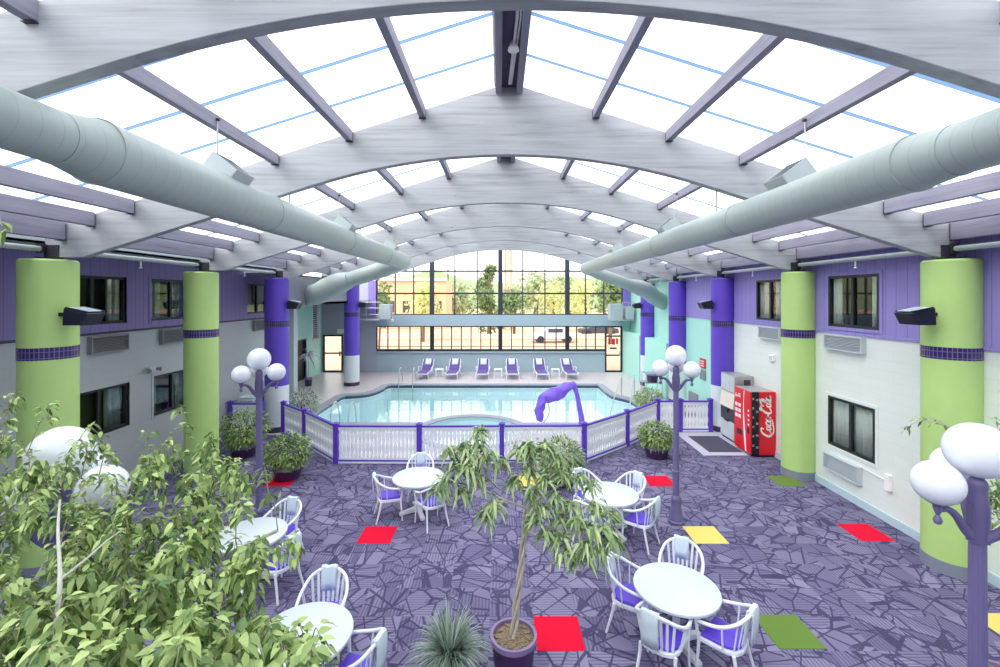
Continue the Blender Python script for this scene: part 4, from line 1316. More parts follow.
shrub(4.38, 12.45, .52, .6, 1500, 'round bushy shrub in a dark pot by the mid-room lamp pole and fence')
shrub(-5.25, 11.0, .56, .66, 1600, 'round bushy shrub in a dark pot at the slanted fence on the grey-walled side')
shrub(-7.2, 12.5, .68, .78, 1700, 'wide dark shrub in a pot between the lime column and the slanted fence')
shrub(1.45, 10.6, .55, .66, 1500, 'weeping pale green bush by the fence behind the drooping tree', .17, .035, .26, .34, .85, 'alii_leaf')
shrub(-6.95, 15.6, .55, .78, 800, 'feathery plant in a pot on the pool deck beside the purple and white column', .2, .03, .2, .3, .8, 'grass_leaf')
shrub(5.65, 16.9, .52, .62, 800, 'feathery planter on the pool deck behind the fence corner', .2, .035, .24, .34, .7, 'alii_leaf')

# big weeping fig in the foreground
FT = Vector((-3.0, 2.55, 0))
fig = thing('fig_tree', 'leafy weeping fig tree filling the lower corner in front of the tables', 'potted tree', FT)
pot(fig, .36, .55)
poly = [(-25, 438), (20, 446), (60, 456), (120, 450), (165, 440), (190, 446), (228, 448), (245, 478), (260, 497), (238, 525), (250, 545), (275, 560), (262, 585), (262, 610), (292, 632), (330, 648), (345, 690), (-25, 690)]
def inside(x, y):
    c = False; j = len(poly) - 1
    for i in range(len(poly)):
        (xi, yi), (xj, yj) = poly[i], poly[j]
        if (yi > y) != (yj > y) and x < (xj - xi) * (y - yi) / (yj - yi) + xi: c = not c
        j = i
    return c
ends = []
rnd = random.Random(11)
def depth_at(py): return 3.05 - (py - 420) / 250 * 1.25
while len(ends) < 440:
    px, py = rnd.uniform(-25, 345), rnd.uniform(430, 690)
    if not inside(px, py): continue
    if (px - 36) ** 2 / 20 ** 2 + (py - 563) ** 2 / 24 ** 2 < 1: continue
    if (px - 64) ** 2 / 36 ** 2 + (py - 462) ** 2 / 34 ** 2 < 1 and rnd.random() < .45: continue
    if (px - 112) ** 2 / 18 ** 2 + (py - 490) ** 2 / 20 ** 2 < 1 and rnd.random() < .3: continue
    if (px - 255) ** 2 / 45 ** 2 + (py - 535) ** 2 / 25 ** 2 < 1 and rnd.random() < .7: continue
    if (px - 320) ** 2 / 40 ** 2 + (py - 640) ** 2 / 22 ** 2 < 1 and rnd.random() < .6: continue
    d = depth_at(py) + rnd.uniform(-.2, .35)
    ends.append(P(px, py, d) - FT)
sprigs = [(18, 404), (48, 410), (56, 420), (176, 414), (186, 424), (262, 478), (268, 498), (288, 556), (250, 565), (100, 436), (12, 424), (8, 412), (150, 434), (215, 446), (300, 556)]
for (px, py) in sprigs: ends.append(P(px, py, depth_at(max(py, 420)) + .05) - FT)
wood_mb, leaf_mb = MB(), MB()
trunk = spline([Vector((0, 0, .5)), Vector((.05, 0, 1.1)), Vector((.0, .03, 1.8)), Vector((.12, 0, 2.3))], 6)
wood_mb.tube(trunk, [.055 - .02 * i / (len(trunk) - 1) for i in range(len(trunk))], 10)
mains = []
for i in range(11):
    a = i * 2.39996; rr = .45 + .55 * ((i * .618) % 1)
    tip = Vector((.75 + rr * math.cos(a) * 1.0, -.1 + rr * math.sin(a) * .7, 2.75 + .35 * ((i * .37) % 1)))
    b = trunk[-1 - (i % 5)]
    pts = spline([b, b.lerp(tip, .45) + Vector((0, 0, .12)), tip], 6)
    wood_mb.tube(pts, [.022 - .012 * q / (len(pts) - 1) for q in range(len(pts))], 7)
    mains += pts[5:]
# the slim pale stem seen in front
stem = spline([P(52, 690, 1.75) - FT, P(57, 620, 1.85) - FT, P(60, 575, 1.95) - FT, P(58, 530, 2.1) - FT, P(60, 500, 2.25) - FT], 6)
base = spline([Vector((.02, -.02, .5)), Vector((.35, -.4, 1.6)), stem[0]], 6)
wood_mb.tube(base + stem[1:], [.017 - .013 * q / (len(base) + len(stem) - 2) for q in range(len(base) + len(stem) - 1)], 8)
mains += stem
st2 = spline([P(60, 580, 1.94) - FT, P(85, 560, 2.0) - FT, P(108, 540, 2.1) - FT, P(125, 528, 2.2) - FT], 5)
wood_mb.tube(st2, [.007 - .0055 * q / (len(st2) - 1) for q in range(len(st2))], 6); mains += st2
ends.sort(key=lambda e: min((q - e).length for q in mains))
for e in ends:
    j = min(mains, key=lambda q: (q - e).length + (0.4 if q.z > e.z + .12 else 0))
    mid = j.lerp(e, .5) + Vector((0, 0, .06 + .05 * random.random()))
    pts = spline([j, mid, e], 5)
    wood_mb.cur = 1
    wood_mb.tube(pts, [.0034 - .002 * q / (len(pts) - 1) for q in range(len(pts))], 5)
    L = (e - j).length
    mains += pts[2:-1]
    sc = .78 + .22 * min(1.0, max(0.0, (2.55 - (e + FT).y) / .8))
    nl = 18
    for q in range(nl):
        t = 1 - .75 * (q / nl) ** 1.1 * min(1, .55 / max(.2, L))
        k = min(len(pts) - 2, int(t * (len(pts) - 1))); f = t * (len(pts) - 1) - k
        p = pts[k].lerp(pts[k + 1], f)
        ax = (pts[k + 1] - pts[k]).normalized()
        sd = ax.cross(Vector((0, 0, 1)));
        if sd.length < .1: sd = Vector((1, 0, 0))
        sd.normalize()
        dd = ax * .55 + sd * (1 if q % 2 else -1) * random.uniform(.5, 1.1) + Vector((0, 0, random.uniform(-.7, .15))) + rv() * .25
        p = p + sd * (.01 if q % 2 else -.01) + rv() * .025
        LL = random.uniform(.05, .078) * sc
        leaf(leaf_mb, p, dd, Vector((0, 0, 1)) + rv() * .45, LL, LL * random.uniform(.46, .58), random.uniform(.1, .5), .28)
# inner, lower foliage seen between the outer twigs
for i in range(800):
    px, py = rnd.uniform(-20, 240), rnd.uniform(470, 690)
    if not inside(px, py): continue
    if (px - 36) ** 2 / 22 ** 2 + (py - 563) ** 2 / 26 ** 2 < 1: continue
    if (px - 112) ** 2 / 24 ** 2 + (py - 490) ** 2 / 26 ** 2 < 1: continue
    p = P(px, py, depth_at(py) * rnd.uniform(1.15, 1.5)) - FT
    LL = rnd.uniform(.06, .095)
    leaf(leaf_mb, p, rv() + Vector((0, 0, -.4)), Vector((0, 0, 1)) + rv() * .5, LL, LL * .45, .3, .28)
wood_mb.build('trunk', [M['palebark'], M['twig']], fig)
leaf_mb.build('foliage', M['fig_leaf'], fig)

# small tree by the frame edge behind the near lamp
ST = Vector((5.35, 4.7, 0))
st = thing('sparse_tree', 'sparse small-leaved tree at the frame edge behind the near lamp post', 'potted tree', ST)
pot(st, .28, .45)
mb, lm = MB(), MB()
tk = spline([Vector((0, 0, .4)), Vector((.05, 0, 1.4)), Vector((0, .05, 2.4)), Vector((-.05, 0, 2.9))], 6)
mb.tube(tk, [.03 - .018 * i / (len(tk) - 1) for i in range(len(tk))], 8)
tw = [[(965, 436), (950, 428), (930, 418), (905, 428)], [(950, 428), (935, 422), (915, 420)], [(1010, 440), (1005, 425), (996, 418)], [(1010, 520), (1000, 500), (988, 488)], [(1012, 530), (1004, 505), (996, 482)], [(1020, 520), (1010, 495), (1006, 478)], [(965, 436), (985, 440), (1005, 450)], [(1015, 540), (1000, 520), (990, 505)], [(1010, 500), (995, 495), (984, 498)]]
for b in tw:
    pts = spline([P(q[0], q[1], 4.6) - ST for q in b], 5)
    mb.tube(pts, [.006 - .003 * i / (len(pts) - 1) for i in range(len(pts))], 5)
    low = b[0][1] > 460
    for q in range(60 if low else 14):
        p = random.choice(pts[3:]) + rv() * (.09 if low else .02)
        LL = random.uniform(.05, .085)
        leaf(lm, p, rv() + Vector((-.4, 0, -.2)), Vector((0, 0, 1)) + rv() * .5, LL, LL * .4, .3)
for b in ((965, 436), (1010, 520), (1010, 440), (1020, 520)):
    q = P(b[0], b[1], 4.6) - ST
    k = min(tk, key=lambda z: (z - q).length + (1 if z.z > q.z else 0))
    mb.tube(spline([k, k.lerp(q, .5) + Vector((0, 0, .05)), q], 4), .007, 5)
mb.build('trunk', M['palebark'], st)
lm.build('foliage', M['shrub_leaf'], st)
# sprig entering at the other frame edge
SG = Vector((-3.95, 2.7, 0))
sg_ = thing('young_tree', 'tall thin sapling whose one sprig shows at the frame edge before the lime column', 'potted tree', SG)
pot(sg_, .2, .4)
mb, lm = MB(), MB()
tip = P(2, 226, 3.2) - SG
mb.tube(spline([Vector((0, 0, .35)), Vector((-.3, .2, 2.2)), Vector((-.35, .35, 4.2)), tip + Vector((-.15, 0, .1)), tip], 5), [.014 - .011 * i / 20 for i in range(21)], 6)
for q in range(9):
    leaf(lm, tip + rv() * .035, Vector((random.uniform(-.2, 1), -.2, random.uniform(-.9, .1))), Vector((0, 0, 1)) + rv() * .3, .1, .045, .4)
mb.build('trunk', M['palebark'], sg_); lm.build('foliage', M['fig_leaf'], sg_)

# ----------------------------------------------------------- vending corner
struct(MB().box(5.75, XR, 12.55, 14.68, 0, .008), 'floor_vending_vinyl', M['vinyl'])
o = MB().box(6.02, 6.98, 12.8, 14.25, .008, .02).build('entrance_mat', M['mat'], bevel=.004)
tag(o, 'dark grey floor mat in front of the vending and ice machines', 'floor mat')

vm = thing('vending_machine', 'red drinks vending machine with white script lettering on its side', 'vending machine', (6.98, 12.4, 0))
# local: front face x=0 (towards pool), side panel y=0 (towards viewer), depth to x=.68
MB().box(.25, .71, .0, .86, .06, 1.82).build('cabinet', M['red'], vm, bevel=.012)
MB().box(.2, .66, .02, .84, 0, .06).build('plinth', M['black'], vm)
MB().box(.035, .25, .006, .85, .06, 1.81).build('hinge_panel', M['black'], vm, bevel=.004)
front = MB().box(.0, .035, .0, .86, .08, 1.82).build('front_panel', M['red'], vm, bevel=.008)
MB().box(.02, .66, .02, .84, 1.82, 1.83).build('top_plate', M['silver'], vm)
# front: white wave, selection buttons, coin slot, delivery flap, title script
def face(mb, pts, x0=-.006):                          # polygon on the front face in (y,z)
    n = len(pts)
    vs = [(x0, p[0], p[1]) for p in pts] + [(0.0, p[0], p[1]) for p in pts]
    mb.add(vs, [tuple(range(n)), tuple(reversed(range(n, 2 * n)))] + [(i, n + i, n + (i + 1) % n, (i + 1) % n) for i in range(n)])
mb = MB()
wl = [(.27 + .10 * math.sin((z - .1) * 1.5) , z) for z in [.1 + 1.7 * i / 12 for i in range(13)]]
wr = [(y - .05 - .03 * math.sin(z * 3), z) for (y, z) in wl]
for i in range(12): face(mb, [wl[i], wl[i + 1], wr[i + 1], wr[i]])
mb.build('white_wave', M['vwhite'], vm)
mb = MB()
for r in range(3):
    for c in range(2):
        y = .50 + c * .17; z = 1.28 - r * .16
        face(mb, [(y, z), (y + .12, z), (y + .12, z + .1), (y, z + .1)])
mb.build('selection_buttons', M['vwhite'], vm)
mb = MB()
for z in (1.25, 1.12, .99, .86): face(mb, [(.07, z), (.13, z), (.13, z + .05), (.07, z + .05)])
mb.build('coin_keys', M['vwhite'], vm)
mb = MB(); face(mb, [(.45, .48), (.7, .48), (.7, .64), (.45, .64)])
face(mb, [(.06, .62), (.16, .62), (.16, .8), (.06, .8)])
mb.build('delivery_flap', M['black'], vm)
for i in range(6): MB().box(.06, .1, .0, .008, .3 + i * .26, .36 + i * .26).build('hinge_plate', M['silver'], vm)
for i in range(5): MB().box(.16, .22, .0, .008, .25 + i * .33, .31 + i * .33).build('hinge_plate', M['silver'], vm)

# script lettering, drawn as tapering pen strokes in a (u right, v up) frame
def stroke(mb, pts, w, to3):
    pts = [Vector((a, b, 0)) for a, b in pts]
    pts = spline(pts, 6); n = len(pts)
    ls, rs = [], []
    for i, p in enumerate(pts):
        t = (pts[min(i + 1, n - 1)] - pts[max(i - 1, 0)])
        t.normalize(); s = Vector((-t.y, t.x, 0))
        q = i / (n - 1)
        # broad-nib: downstrokes thicker
        k = w * (.62 + .6 * abs(t.y)) * (min(1, .35 + 4 * q)) * min(1, .35 + 4 * (1 - q)) / 2
        ls.append(p + s * k); rs.append(p - s * k)
    vs = [to3(p, 0) for p in ls] + [to3(p, 0) for p in rs] + [to3(p, 1) for p in ls] + [to3(p, 1) for p in rs]
    fs = []
    for i in range(n - 1):
        fs += [(2 * n + i, 2 * n + i + 1, 3 * n + i + 1, 3 * n + i), (i, 2 * n + i, 2 * n + i + 1, i + 1)[::-1], (n + i, n + i + 1, 3 * n + i + 1, 3 * n + i)[::-1]]
    mb.add(vs, fs)
def script(mb, to3, W=.13):
    sh = lambda L, ox: [(x + .22 * y + ox, y) for x, y in L]
    bigC = [(.62, .78), (.66, .98), (.52, 1.08), (.26, .95), (.08, .60), (.05, .25), (.20, .0), (.42, .02), (.62, .2)]
    c = [(.33, .42), (.30, .54), (.14, .48), (.06, .25), (.12, .03), (.28, .03), (.42, .16)]
    oo = [(.22, .52), (.08, .42), (.05, .18), (.16, .02), (.30, .10), (.34, .34), (.22, .52)]
    aa = [(.36, .44), (.22, .52), (.08, .36), (.06, .12), (.17, .02), (.30, .18), (.38, .48), (.34, .18), (.42, .03), (.54, .14)]
    ll = [(.02, .16), (.18, .55), (.26, .95), (.16, 1.05), (.10, .70), (.10, .22), (.18, .02), (.30, .12)]
    # first word
    stroke(mb, sh(bigC, 0), W, to3)
    stroke(mb, sh(oo, .62), W * .85, to3); stroke(mb, sh(c, 1.02), W * .85, to3); stroke(mb, sh(aa, 1.42), W * .85, to3)
    stroke(mb, [(.46, .04), (.30, -.14), (.62, -.28), (1.2, -.22), (1.75, -.12)], W * .9, to3)          # tail sweeping below
    stroke(mb, [(2.02, .30), (2.20, .34)], W, to3)                                                  # hyphen
    stroke(mb, sh(bigC, 2.2), W, to3)
    stroke(mb, [(2.55, .88), (2.75, 1.22), (3.1, 1.02), (3.45, 1.16), (3.75, 1.24)], W * .85, to3)     # flourish above
    stroke(mb, sh(oo, 2.84), W * .85, to3); stroke(mb, sh(ll, 3.2), W * .85, to3); stroke(mb, sh(aa, 3.46), W * .85, to3)
k = 1.2 / 4.15
def side3(p, t):      # reads upward on the side panel (normal -y): u -> +z, v -> -x
    return (.645 - (p.y + .28) * .26 , -.004 * t - .0005, .56 + p.x * k)
mb = MB(); script(mb, side3, .17); mb.build('side_lettering', M['vwhite'], vm)
k2 = .3 / 4.15
def front3(p, t):     # small title on the front (normal -x): u -> -y, v -> z
    return (-.004 * t - .0005, .80 - p.x * k2, 1.56 + p.y * .09)
mb = MB(); script(mb, front3, .2); mb.build('front_lettering', M['vwhite'], vm)

im = thing('ice_machine', 'silver and cream ice dispenser next to the red vending machine', 'ice machine', (7.1, 13.5, 0))
MB().box(.04, .58, 0, .85, .05, 1.48).build('dispenser_cabinet', M['silver'], im, bevel=.01)
MB().box(.06, .56, .02, .83, 0, .05).build('plinth', M['black'], im)
MB().box(.0, .04, .02, .83, .1, .62).build('lower_panel', M['grille'], im, bevel=.006)
MB().box(.01, .04, .02, .83, .62, 1.04).build('dispense_recess', M['darkgrey'], im)
MB().box(-.06, .03, .3, .5, .62, .65).build('drip_tray', M['black'], im)
MB().box(-.03, .02, .34, .46, .88, 1.0).build('ice_chute', M['black'], im)
mb = MB()
mb.add([(-.03, .02, 1.04), (-.03, .83, 1.04), (.035, .83, 1.5), (.035, .02, 1.5), (.16, .02, 1.04), (.16, .83, 1.04), (.16, .83, 1.5), (.16, .02, 1.5)],
       [(0, 1, 2, 3), (0, 3, 7, 4), (1, 5, 6, 2), (0, 4, 5, 1), (3, 2, 6, 7)])
mb.build('cream_panel', M['cream'], im)
MB().box(.03, .58, .0, .85, 1.5, 2.06).build('ice_maker', M['silver'], im, bevel=.012)
mb = MB()
for i in range(3): mb.box(.024, .031, .04 + i * .27, .29 + i * .27, 1.54, 2.02)
mb.build('maker_door', M['grille'], im)
MB().box(.3, .5, -.006, .0, 1.6, 1.95).build('side_vent', M['darkgrey'], im)

# -------------------------------------------------------------- poolside
def lounger():
    o = thing('chaise_lounge', 'x', 'chaise lounge')
    # faces -y (towards viewer); back raised at +y
    for s in (-1, 1):
        MB().tube(spline([(s * .31, -.95, .30), (s * .31, -.5, .33), (s * .31, .25, .33), (s * .30, .75, .80), (s * .29, .82, .84)], 4), .024, 8).build('side_rail', M['white'], o)
        MB().tube([(s * .31, -.78, .32), (s * .37, -.86, .0)], .022, 8).build('leg', M['white'], o)
        MB().tube([(s * .31, .35, .33), (s * .37, .45, .0)], .022, 8).build('leg', M['white'], o)
        MB().tube(spline([(s * .33, -.2, .33), (s * .38, -.12, .52), (s * .38, .2, .54), (s * .33, .35, .42)], 4), .02, 8).build('arm', M['white'], o)
    MB().tube([(-.31, -.95, .30), (.31, -.95, .30)], .024, 8).build('foot_bar', M['white'], o)
    MB().add([(-.29, -.93, .31), (.29, -.93, .31), (.29, -.4, .34), (-.29, -.4, .34), (.29, .25, .34), (-.29, .25, .34)], [(0, 1, 2, 3), (3, 2, 4, 5)]).build('seat_sling', M['sling'], o, solid=.02)
    MB().add([(-.29, .25, .34), (.29, .25, .34), (.28, .80, .85), (-.28, .80, .85)], [(0, 1, 2, 3)]).build('back_sling', M['sling'], o, solid=.02)
    return o
L0 = lounger()
lx = [-4.16, -2.6, -.95, .68, 2.27, 3.85]
lw_ = ['first of six from the pool ladder', 'second of six from the pool ladder', 'third of six from the pool ladder', 'fourth of six, just past the middle', 'fifth of six, next to last', 'last of six, by the glass door']
for i, x in enumerate(lx):
    c = L0 if i == 0 else copy_tree(L0)
    c.location = (x, 24.85, 0); c.rotation_euler = (0, 0, .03 * (i - 2.5))
    c['label'] = 'white and purple chaise lounge on pool deck, ' + lw_[i]; c['group'] = 'poolside chaise lounges'
    mb = MB(); vs = []
    for (yy, zz) in ((.50, .60), (.62, .71), (.74, .825), (.80, .885), (.83, .86), (.80, .72)):
        for q in range(5): vs.append((-.17 + .085 * q, yy, zz + .004 * math.sin(q * 2)))
    fs = [(r * 5 + q, r * 5 + q + 1, (r + 1) * 5 + q + 1, (r + 1) * 5 + q) for r in range(5) for q in range(4)]
    t = mb.add(vs, fs, True).build('pool_towel', M['towel'], solid=.02)
    t.location = c.location; t.rotation_euler = c.rotation_euler
    tag(t, 'white towel over the head of chaise lounge ' + lw_[i], 'towel', 'pool towels')
for i, x in enumerate((-3.36, -.1, 3.08)):
    o = thing('side_table', 'small white plastic side table %s' % ['between the first two chaise lounges from the ladder', 'between the middle two chaise lounges', 'between the last two chaise lounges by the door'][i], 'side table', (x, 24.7, 0), group='poolside side tables')
    MB().box(-.23, .23, -.2, .2, .42, .45).build('tabletop', M['white'], o, bevel=.012)
    for a in (-1, 1):
        for b in (-1, 1):
            MB().bar((a * .19, b * .16, .42), (a * .21, b * .18, 0), .04, .04).build('leg', M['white'], o)

# pool lift under purple cover
pl_ = thing('pool_lift', 'pool lift under a loose purple cloth cover', 'pool lift', (2.7, 14.95, 0))
def cover(pts, ws, hs, name):
    mb = MB(); n = 14; vs = []
    pts2 = spline(pts, 5); m = len(pts2)
    for i, p in enumerate(pts2):
        f = i / (m - 1) * (len(ws) - 1); k = min(int(f), len(ws) - 2); g = f - k
        w = ws[k] * (1 - g) + ws[k + 1] * g; h = hs[k] * (1 - g) + hs[k + 1] * g
        t = (pts2[min(i + 1, m - 1)] - pts2[max(i - 1, 0)]).normalized()
        s = Vector((0, 1, 0)); u = s.cross(t).normalized()
        for q in range(n):
            a = 2 * PI * q / n; wob = 1 + .13 * math.sin(3 * a + i * .9) + .06 * math.sin(5 * a - i * 1.3)
            vs.append(p + s * (math.cos(a) * w * wob) + u * (math.sin(a) * h * wob))
    fs = [(i * n + q, i * n + (q + 1) % n, (i + 1) * n + (q + 1) % n, (i + 1) * n + q) for i in range(m - 1) for q in range(n)]
    fs += [tuple(reversed(range(n))), tuple((m - 1) * n + q for q in range(n))]
    return mb.add(vs, fs, True).build(name, M['hoist'], pl_)
cover([(.05, 0, .0), (.02, 0, .5), (-.1, 0, 1.1), (-.2, 0, 1.5), (-.28, 0, 1.56)], [.14, .11, .10, .10, .08], [.12, .09, .07, .07, .07], 'mast_cover')
cover([(-.18, 0, 1.56), (-.5, 0, 1.4), (-.85, 0, 1.2), (-1.2, 0, 1.08), (-1.3, 0, .95)], [.1, .16, .2, .2, .16], [.07, .18, .24, .19, .12], 'arm_cover')
cover([(-1.16, 0, 1.1), (-1.3, 0, .92), (-1.38, 0, .65), (-1.36, 0, .42), (-1.3, 0, .3)], [.2, .2, .17, .13, .08], [.1, .15, .15, .13, .06], 'seat_cover')
MB().tube(spline([(-1.08, 0, .95), (-1.05, 0, .6), (-1.15, 0, .35), (-1.3, 0, .22)], 5), .018, 8).build('seat_tube', M['steel'], pl_)
MB().box(-.2, .3, -.2, .2, 0, .05).build('base_plate', M['steel'], pl_)

# grab rails
def grab(name, label, paths, loc):
    o = thing(name, label, 'pool rail', loc, group='pool grab rails')
    for p in paths:
        MB().tube(spline(p, 6), .022, 8).build('rail', M['steel'], o)
    return o
grab('pool_ladder', 'steel pool ladder at the far edge near the chaise lounges', [[(-.35, -.35, -.8), (-.35, -.32, .1), (-.35, -.15, .72), (-.35, .2, .8), (-.35, .45, .55), (-.35, .5, 0)], [(.35, -.35, -.8), (.35, -.32, .1), (.35, -.15, .72), (.35, .2, .8), (.35, .45, .55), (.35, .5, 0)], [(-.35, -.35, .05), (0, -.35, .05), (.35, -.35, .05)]], (-4.75, 22.75, 0))
grab('pool_handrail', 'steel looped handrails at the near pool edge behind the slanted fence', [[(-.3, .6, -.6), (-.3, .5, .3), (-.3, .2, .75), (-.3, -.2, .6), (-.3, -.35, 0)], [(.3, .6, -.6), (.3, .5, .3), (.3, .2, .75), (.3, -.2, .6), (.3, -.35, 0)]], (-5.5, 15.55, 0))
grab('stair_handrail', 'long sloping steel handrail entering the pool near the planter', [[(-1.0, -2.6, -.7), (-.85, -2.2, .0), (.0, 0, .85), (.1, .25, .85), (.12, .3, 0)], [(-1.6, -2.2, -.7), (-1.45, -1.8, .0), (-.5, .3, .85), (-.4, .55, .85), (-.38, .6, 0)]], (5.9, 19.6, 0))

# pot stand and planter, bench by the mint wall
o = thing('pot_stand', 'wire shelf stand at the mint partition on the pool deck', 'plant stand', (6.35, 18.6, 0))
mb = MB()
for a in (-.32, .32):
    for b in (-.3, .3):
        MB().tube([(a, b, 0), (a, b, 1.3)], .016, 8).build('leg', M['steel'], o)
for z in (.45, .9, 1.28):
    MB().box(-.33, .33, -.31, .31, z, z + .02).build('shelf', M['glass'] if z > 1 else M['steel'], o)
o = thing('empty_pot', 'large plum plant pot on the wire stand by the mint partition', 'plant pot', (6.35, 18.55, .92))
MB().lathe([(.18, 0), (.2, .02), (.25, .3), (.25, .3), (.24, .36), (.2, .05), (.0001, .05)], 24).build('pot_body', M['pot'], o)
MB().lathe([(.25, .29), (.275, .3), (.275, .36), (.24, .365)], 24).build('pot_rim', M['potrim'], o)
o = thing('garden_bench', 'small grey bench against the mint wall behind the fence', 'bench', (6.95, 16.6, 0))
MB().box(-.3, .3, -.35, .35, .42, .5).build('seat', M['midgrey'], o, bevel=.01)
for b in (-1, 1):
    MB().box(-.26, .26, b * .28 - .05, b * .28 + .05, 0, .42).build('leg', M['midgrey'], o)
MB().box(.22, .3, -.35, .35, .5, .9).build('backrest', M['midgrey'], o, bevel=.01)

# towel cart and cartons behind the shrubs
o = thing('towel_cart', 'grey cart of folded white towels behind the fence by the grey wall', 'towel cart', (-8.3, 15.05, 0))
MB().box(-.35, .35, -.55, .55, .15, .22).box(-.35, .35, -.55, .55, .7, .76).build('shelf', M['midgrey'], o)
for a in (-.32, .32):
    for b in (-.5, .5): MB().box(a - .025, a + .025, b - .025, b + .025, 0, 1.1).build('post', M['grey_wall'], o)
MB().box(-.28, .2, -.1, .5, .76, 1.12).build('dark_crate', M['black'], o, bevel=.01)
for i in range(5):
    t = MB().box(-.25, .22, -.5, -.14, .76 + i * .09, .842 + i * .09).build('folded_towel', M['towel'], bevel=.03, seg=3)
    t.location = (-8.3, 15.05, 0.0)
    tag(t, 'folded white towel on the grey cart, %s in the stack' % ['bottom', 'second from bottom', 'middle', 'second from top', 'topmost'][i], 'towel', 'folded towels on the cart')
o = thing('potted_white_plant', 'white-leaved potted plant at the mint recess wall beside the dark door', 'potted plant', (-9.6, 22.3, 0))
pot(o, .2, .4)
MB().tube([(0, 0, .35), (.02, 0, 1.5)], .02, 8).build('stem', M['palebark'], o)
mb = MB()
for i in range(60):
    d = rv(); d.z = d.z * .6 + .5
    leaf(mb, Vector((.02, 0, 1.45 + .25 * random.random())), d, Vector((0, 0, 1)), random.uniform(.4, .75), .09, .7, .2, True)
mb.build('foliage', M['white'], o)

# ---------------------------------------------------------------- outdoors
struct(MB().add([(-160, YE + .25, -.02), (160, YE + .25, -.02), (160, 320, -.02), (-160, 320, -.02)], [(0, 1, 2, 3)]), 'ground_outside', M['asphalt'])
def tree_out(x, y, h, r, label, m, n=900, L=.9, columnar=False):
    h *= .9
    o = thing('outdoor_tree', label, 'tree', (x, y, 0), group='trees beyond the gable window')
    MB().tube([(0, 0, 0), (.1, 0, h * .45), (0, 0, h * .8)], [r * .09, r * .07, r * .03], 8).build('trunk', M['darkbark'], o)
    mb = MB(); blobs = []
    for i in range(9):
        d = rv(); zc = h * (random.uniform(.4, .85) if not columnar else .2 + .68 * i / 8)
        k = 1.0 - .75 * max(0, (zc / h - .3)) / .6 if columnar else .8
        blobs.append((Vector((d.x * r * .6 * k, d.y * r * .6 * k, zc)), r * random.uniform(.4, .6) * (k if columnar else 1)))
    for i in range(n):
        c, rr = random.choice(blobs); d = rv()
        p = c + d * rr * random.uniform(.75, 1.05)
        leaf(mb, p, rv() + d * .4, d, L * random.uniform(.6, 1.2), L * .6, .3)
    mb.build('crown', M[m], o)
def at(px, d): return (px - CX) * d / F
def hgt(py, d): return CAMZ + (HZ - py) * d / F
tree_out(at(489, 48), 48, hgt(251, 48), 2.7, 'tall dark pear-shaped tree in the middle of the gable window', 'tree_dark', 2200, .42, True)
tree_out(at(514, 49), 49, hgt(284, 49), 1.8, 'short dark tree beside the tall central tree outside', 'tree_dark', 900, .42)
tree_out(at(423, 44), 44, hgt(270, 44), 1.9, 'yellow-green tree in front of the tan building outside', 'tree_yellow', 700, .42)
tree_out(at(553, 56), 56, hgt(277, 56), 2.3, 'yellow-green tree outside, just past the central mullion', 'tree_yellow', 600, .5)
tree_out(at(610, 42), 42, hgt(264, 42), 2.2, 'dark tree outside above the glass exit door', 'tree_dark', 1000, .45)
tree_out(at(379, 36), 36, hgt(268, 36), 1.1, 'narrow dark tree outside at the gable window edge by the far column', 'tree_dark', 600, .4)
tree_out(at(585, 60), 60, hgt(276, 60), 2.6, 'pale yellow tree outside behind the duct end', 'tree_yellow', 600, .5)
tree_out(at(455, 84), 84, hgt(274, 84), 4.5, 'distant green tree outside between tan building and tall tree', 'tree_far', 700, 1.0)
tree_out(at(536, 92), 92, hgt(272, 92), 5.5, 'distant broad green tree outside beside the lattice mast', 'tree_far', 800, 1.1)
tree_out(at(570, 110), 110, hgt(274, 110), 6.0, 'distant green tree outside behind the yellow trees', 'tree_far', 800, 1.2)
hl = MB()
vs = []
for i in range(61):
    x = -120 + 240 * i / 60
    vs += [(x, 150, -1), (x, 150 + 10, 10 + 3 * math.sin(i * .35) + 1.5 * math.sin(i * 1.1)), (x, 230, 11 + 2 * math.sin(i * .3))]
hl.add(vs, [(3 * i + a, 3 * i + 3 + a, 3 * i + 4 + a, 3 * i + 1 + a) for i in range(60) for a in (0, 1)], True)
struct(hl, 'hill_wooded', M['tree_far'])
bd = thing('building', 'tan flat-roofed building outside the gable window', 'building', (at(410, 62), 66, 0))
MB().box(-6.5, 5.0, -4, 4, 0, hgt(280, 62)).build('main_wall', M['brick'], bd)
MB().box(-10.5, -4.2, -4.6, 3, 0, hgt(274, 62)).build('pale_wing', M['bgwhite'], bd)
MB().box(-6.8, 5.2, -4.3, -4, hgt(281, 62), hgt(278, 62)).build('cornice', M['bgwhite'], bd)
for i in range(4):
    MB().box(-3.2 + i * 2.2, -2.2 + i * 2.2, -4.06, -3.98, 2.2, 3.8).build('window', M['darkgrey'], bd)
ma = thing('lattice_mast', 'reddish lattice mast outside beside the central mullion', 'mast', (at(508, 60), 60, 0))
mb = MB()
for a in (-.5, .5):
    for b in (-.5, .5): mb.bar((a, b, 0), (a * .8, b * .8, hgt(243, 60)), .24, .24)
H = hgt(243, 60)
for i in range(14):
    z0, z1 = H * i / 14, H * (i + 1) / 14
    s0 = .5 * (1 - .2 * i / 14); s1 = .5 * (1 - .2 * (i + 1) / 14)
    mb.bar((-s0, -s0, z0), (s1, -s1, z1), .16, .16); mb.bar((s0, -s0, z0), (-s1, -s1, z1), .16, .16)
    mb.bar((-s0, s0, z0), (s1, s1, z1), .16, .16); mb.bar((-s0, -s0, z1), (s0, -s0, z1), .16, .16)
mb.build('lattice', M['mast'], ma)
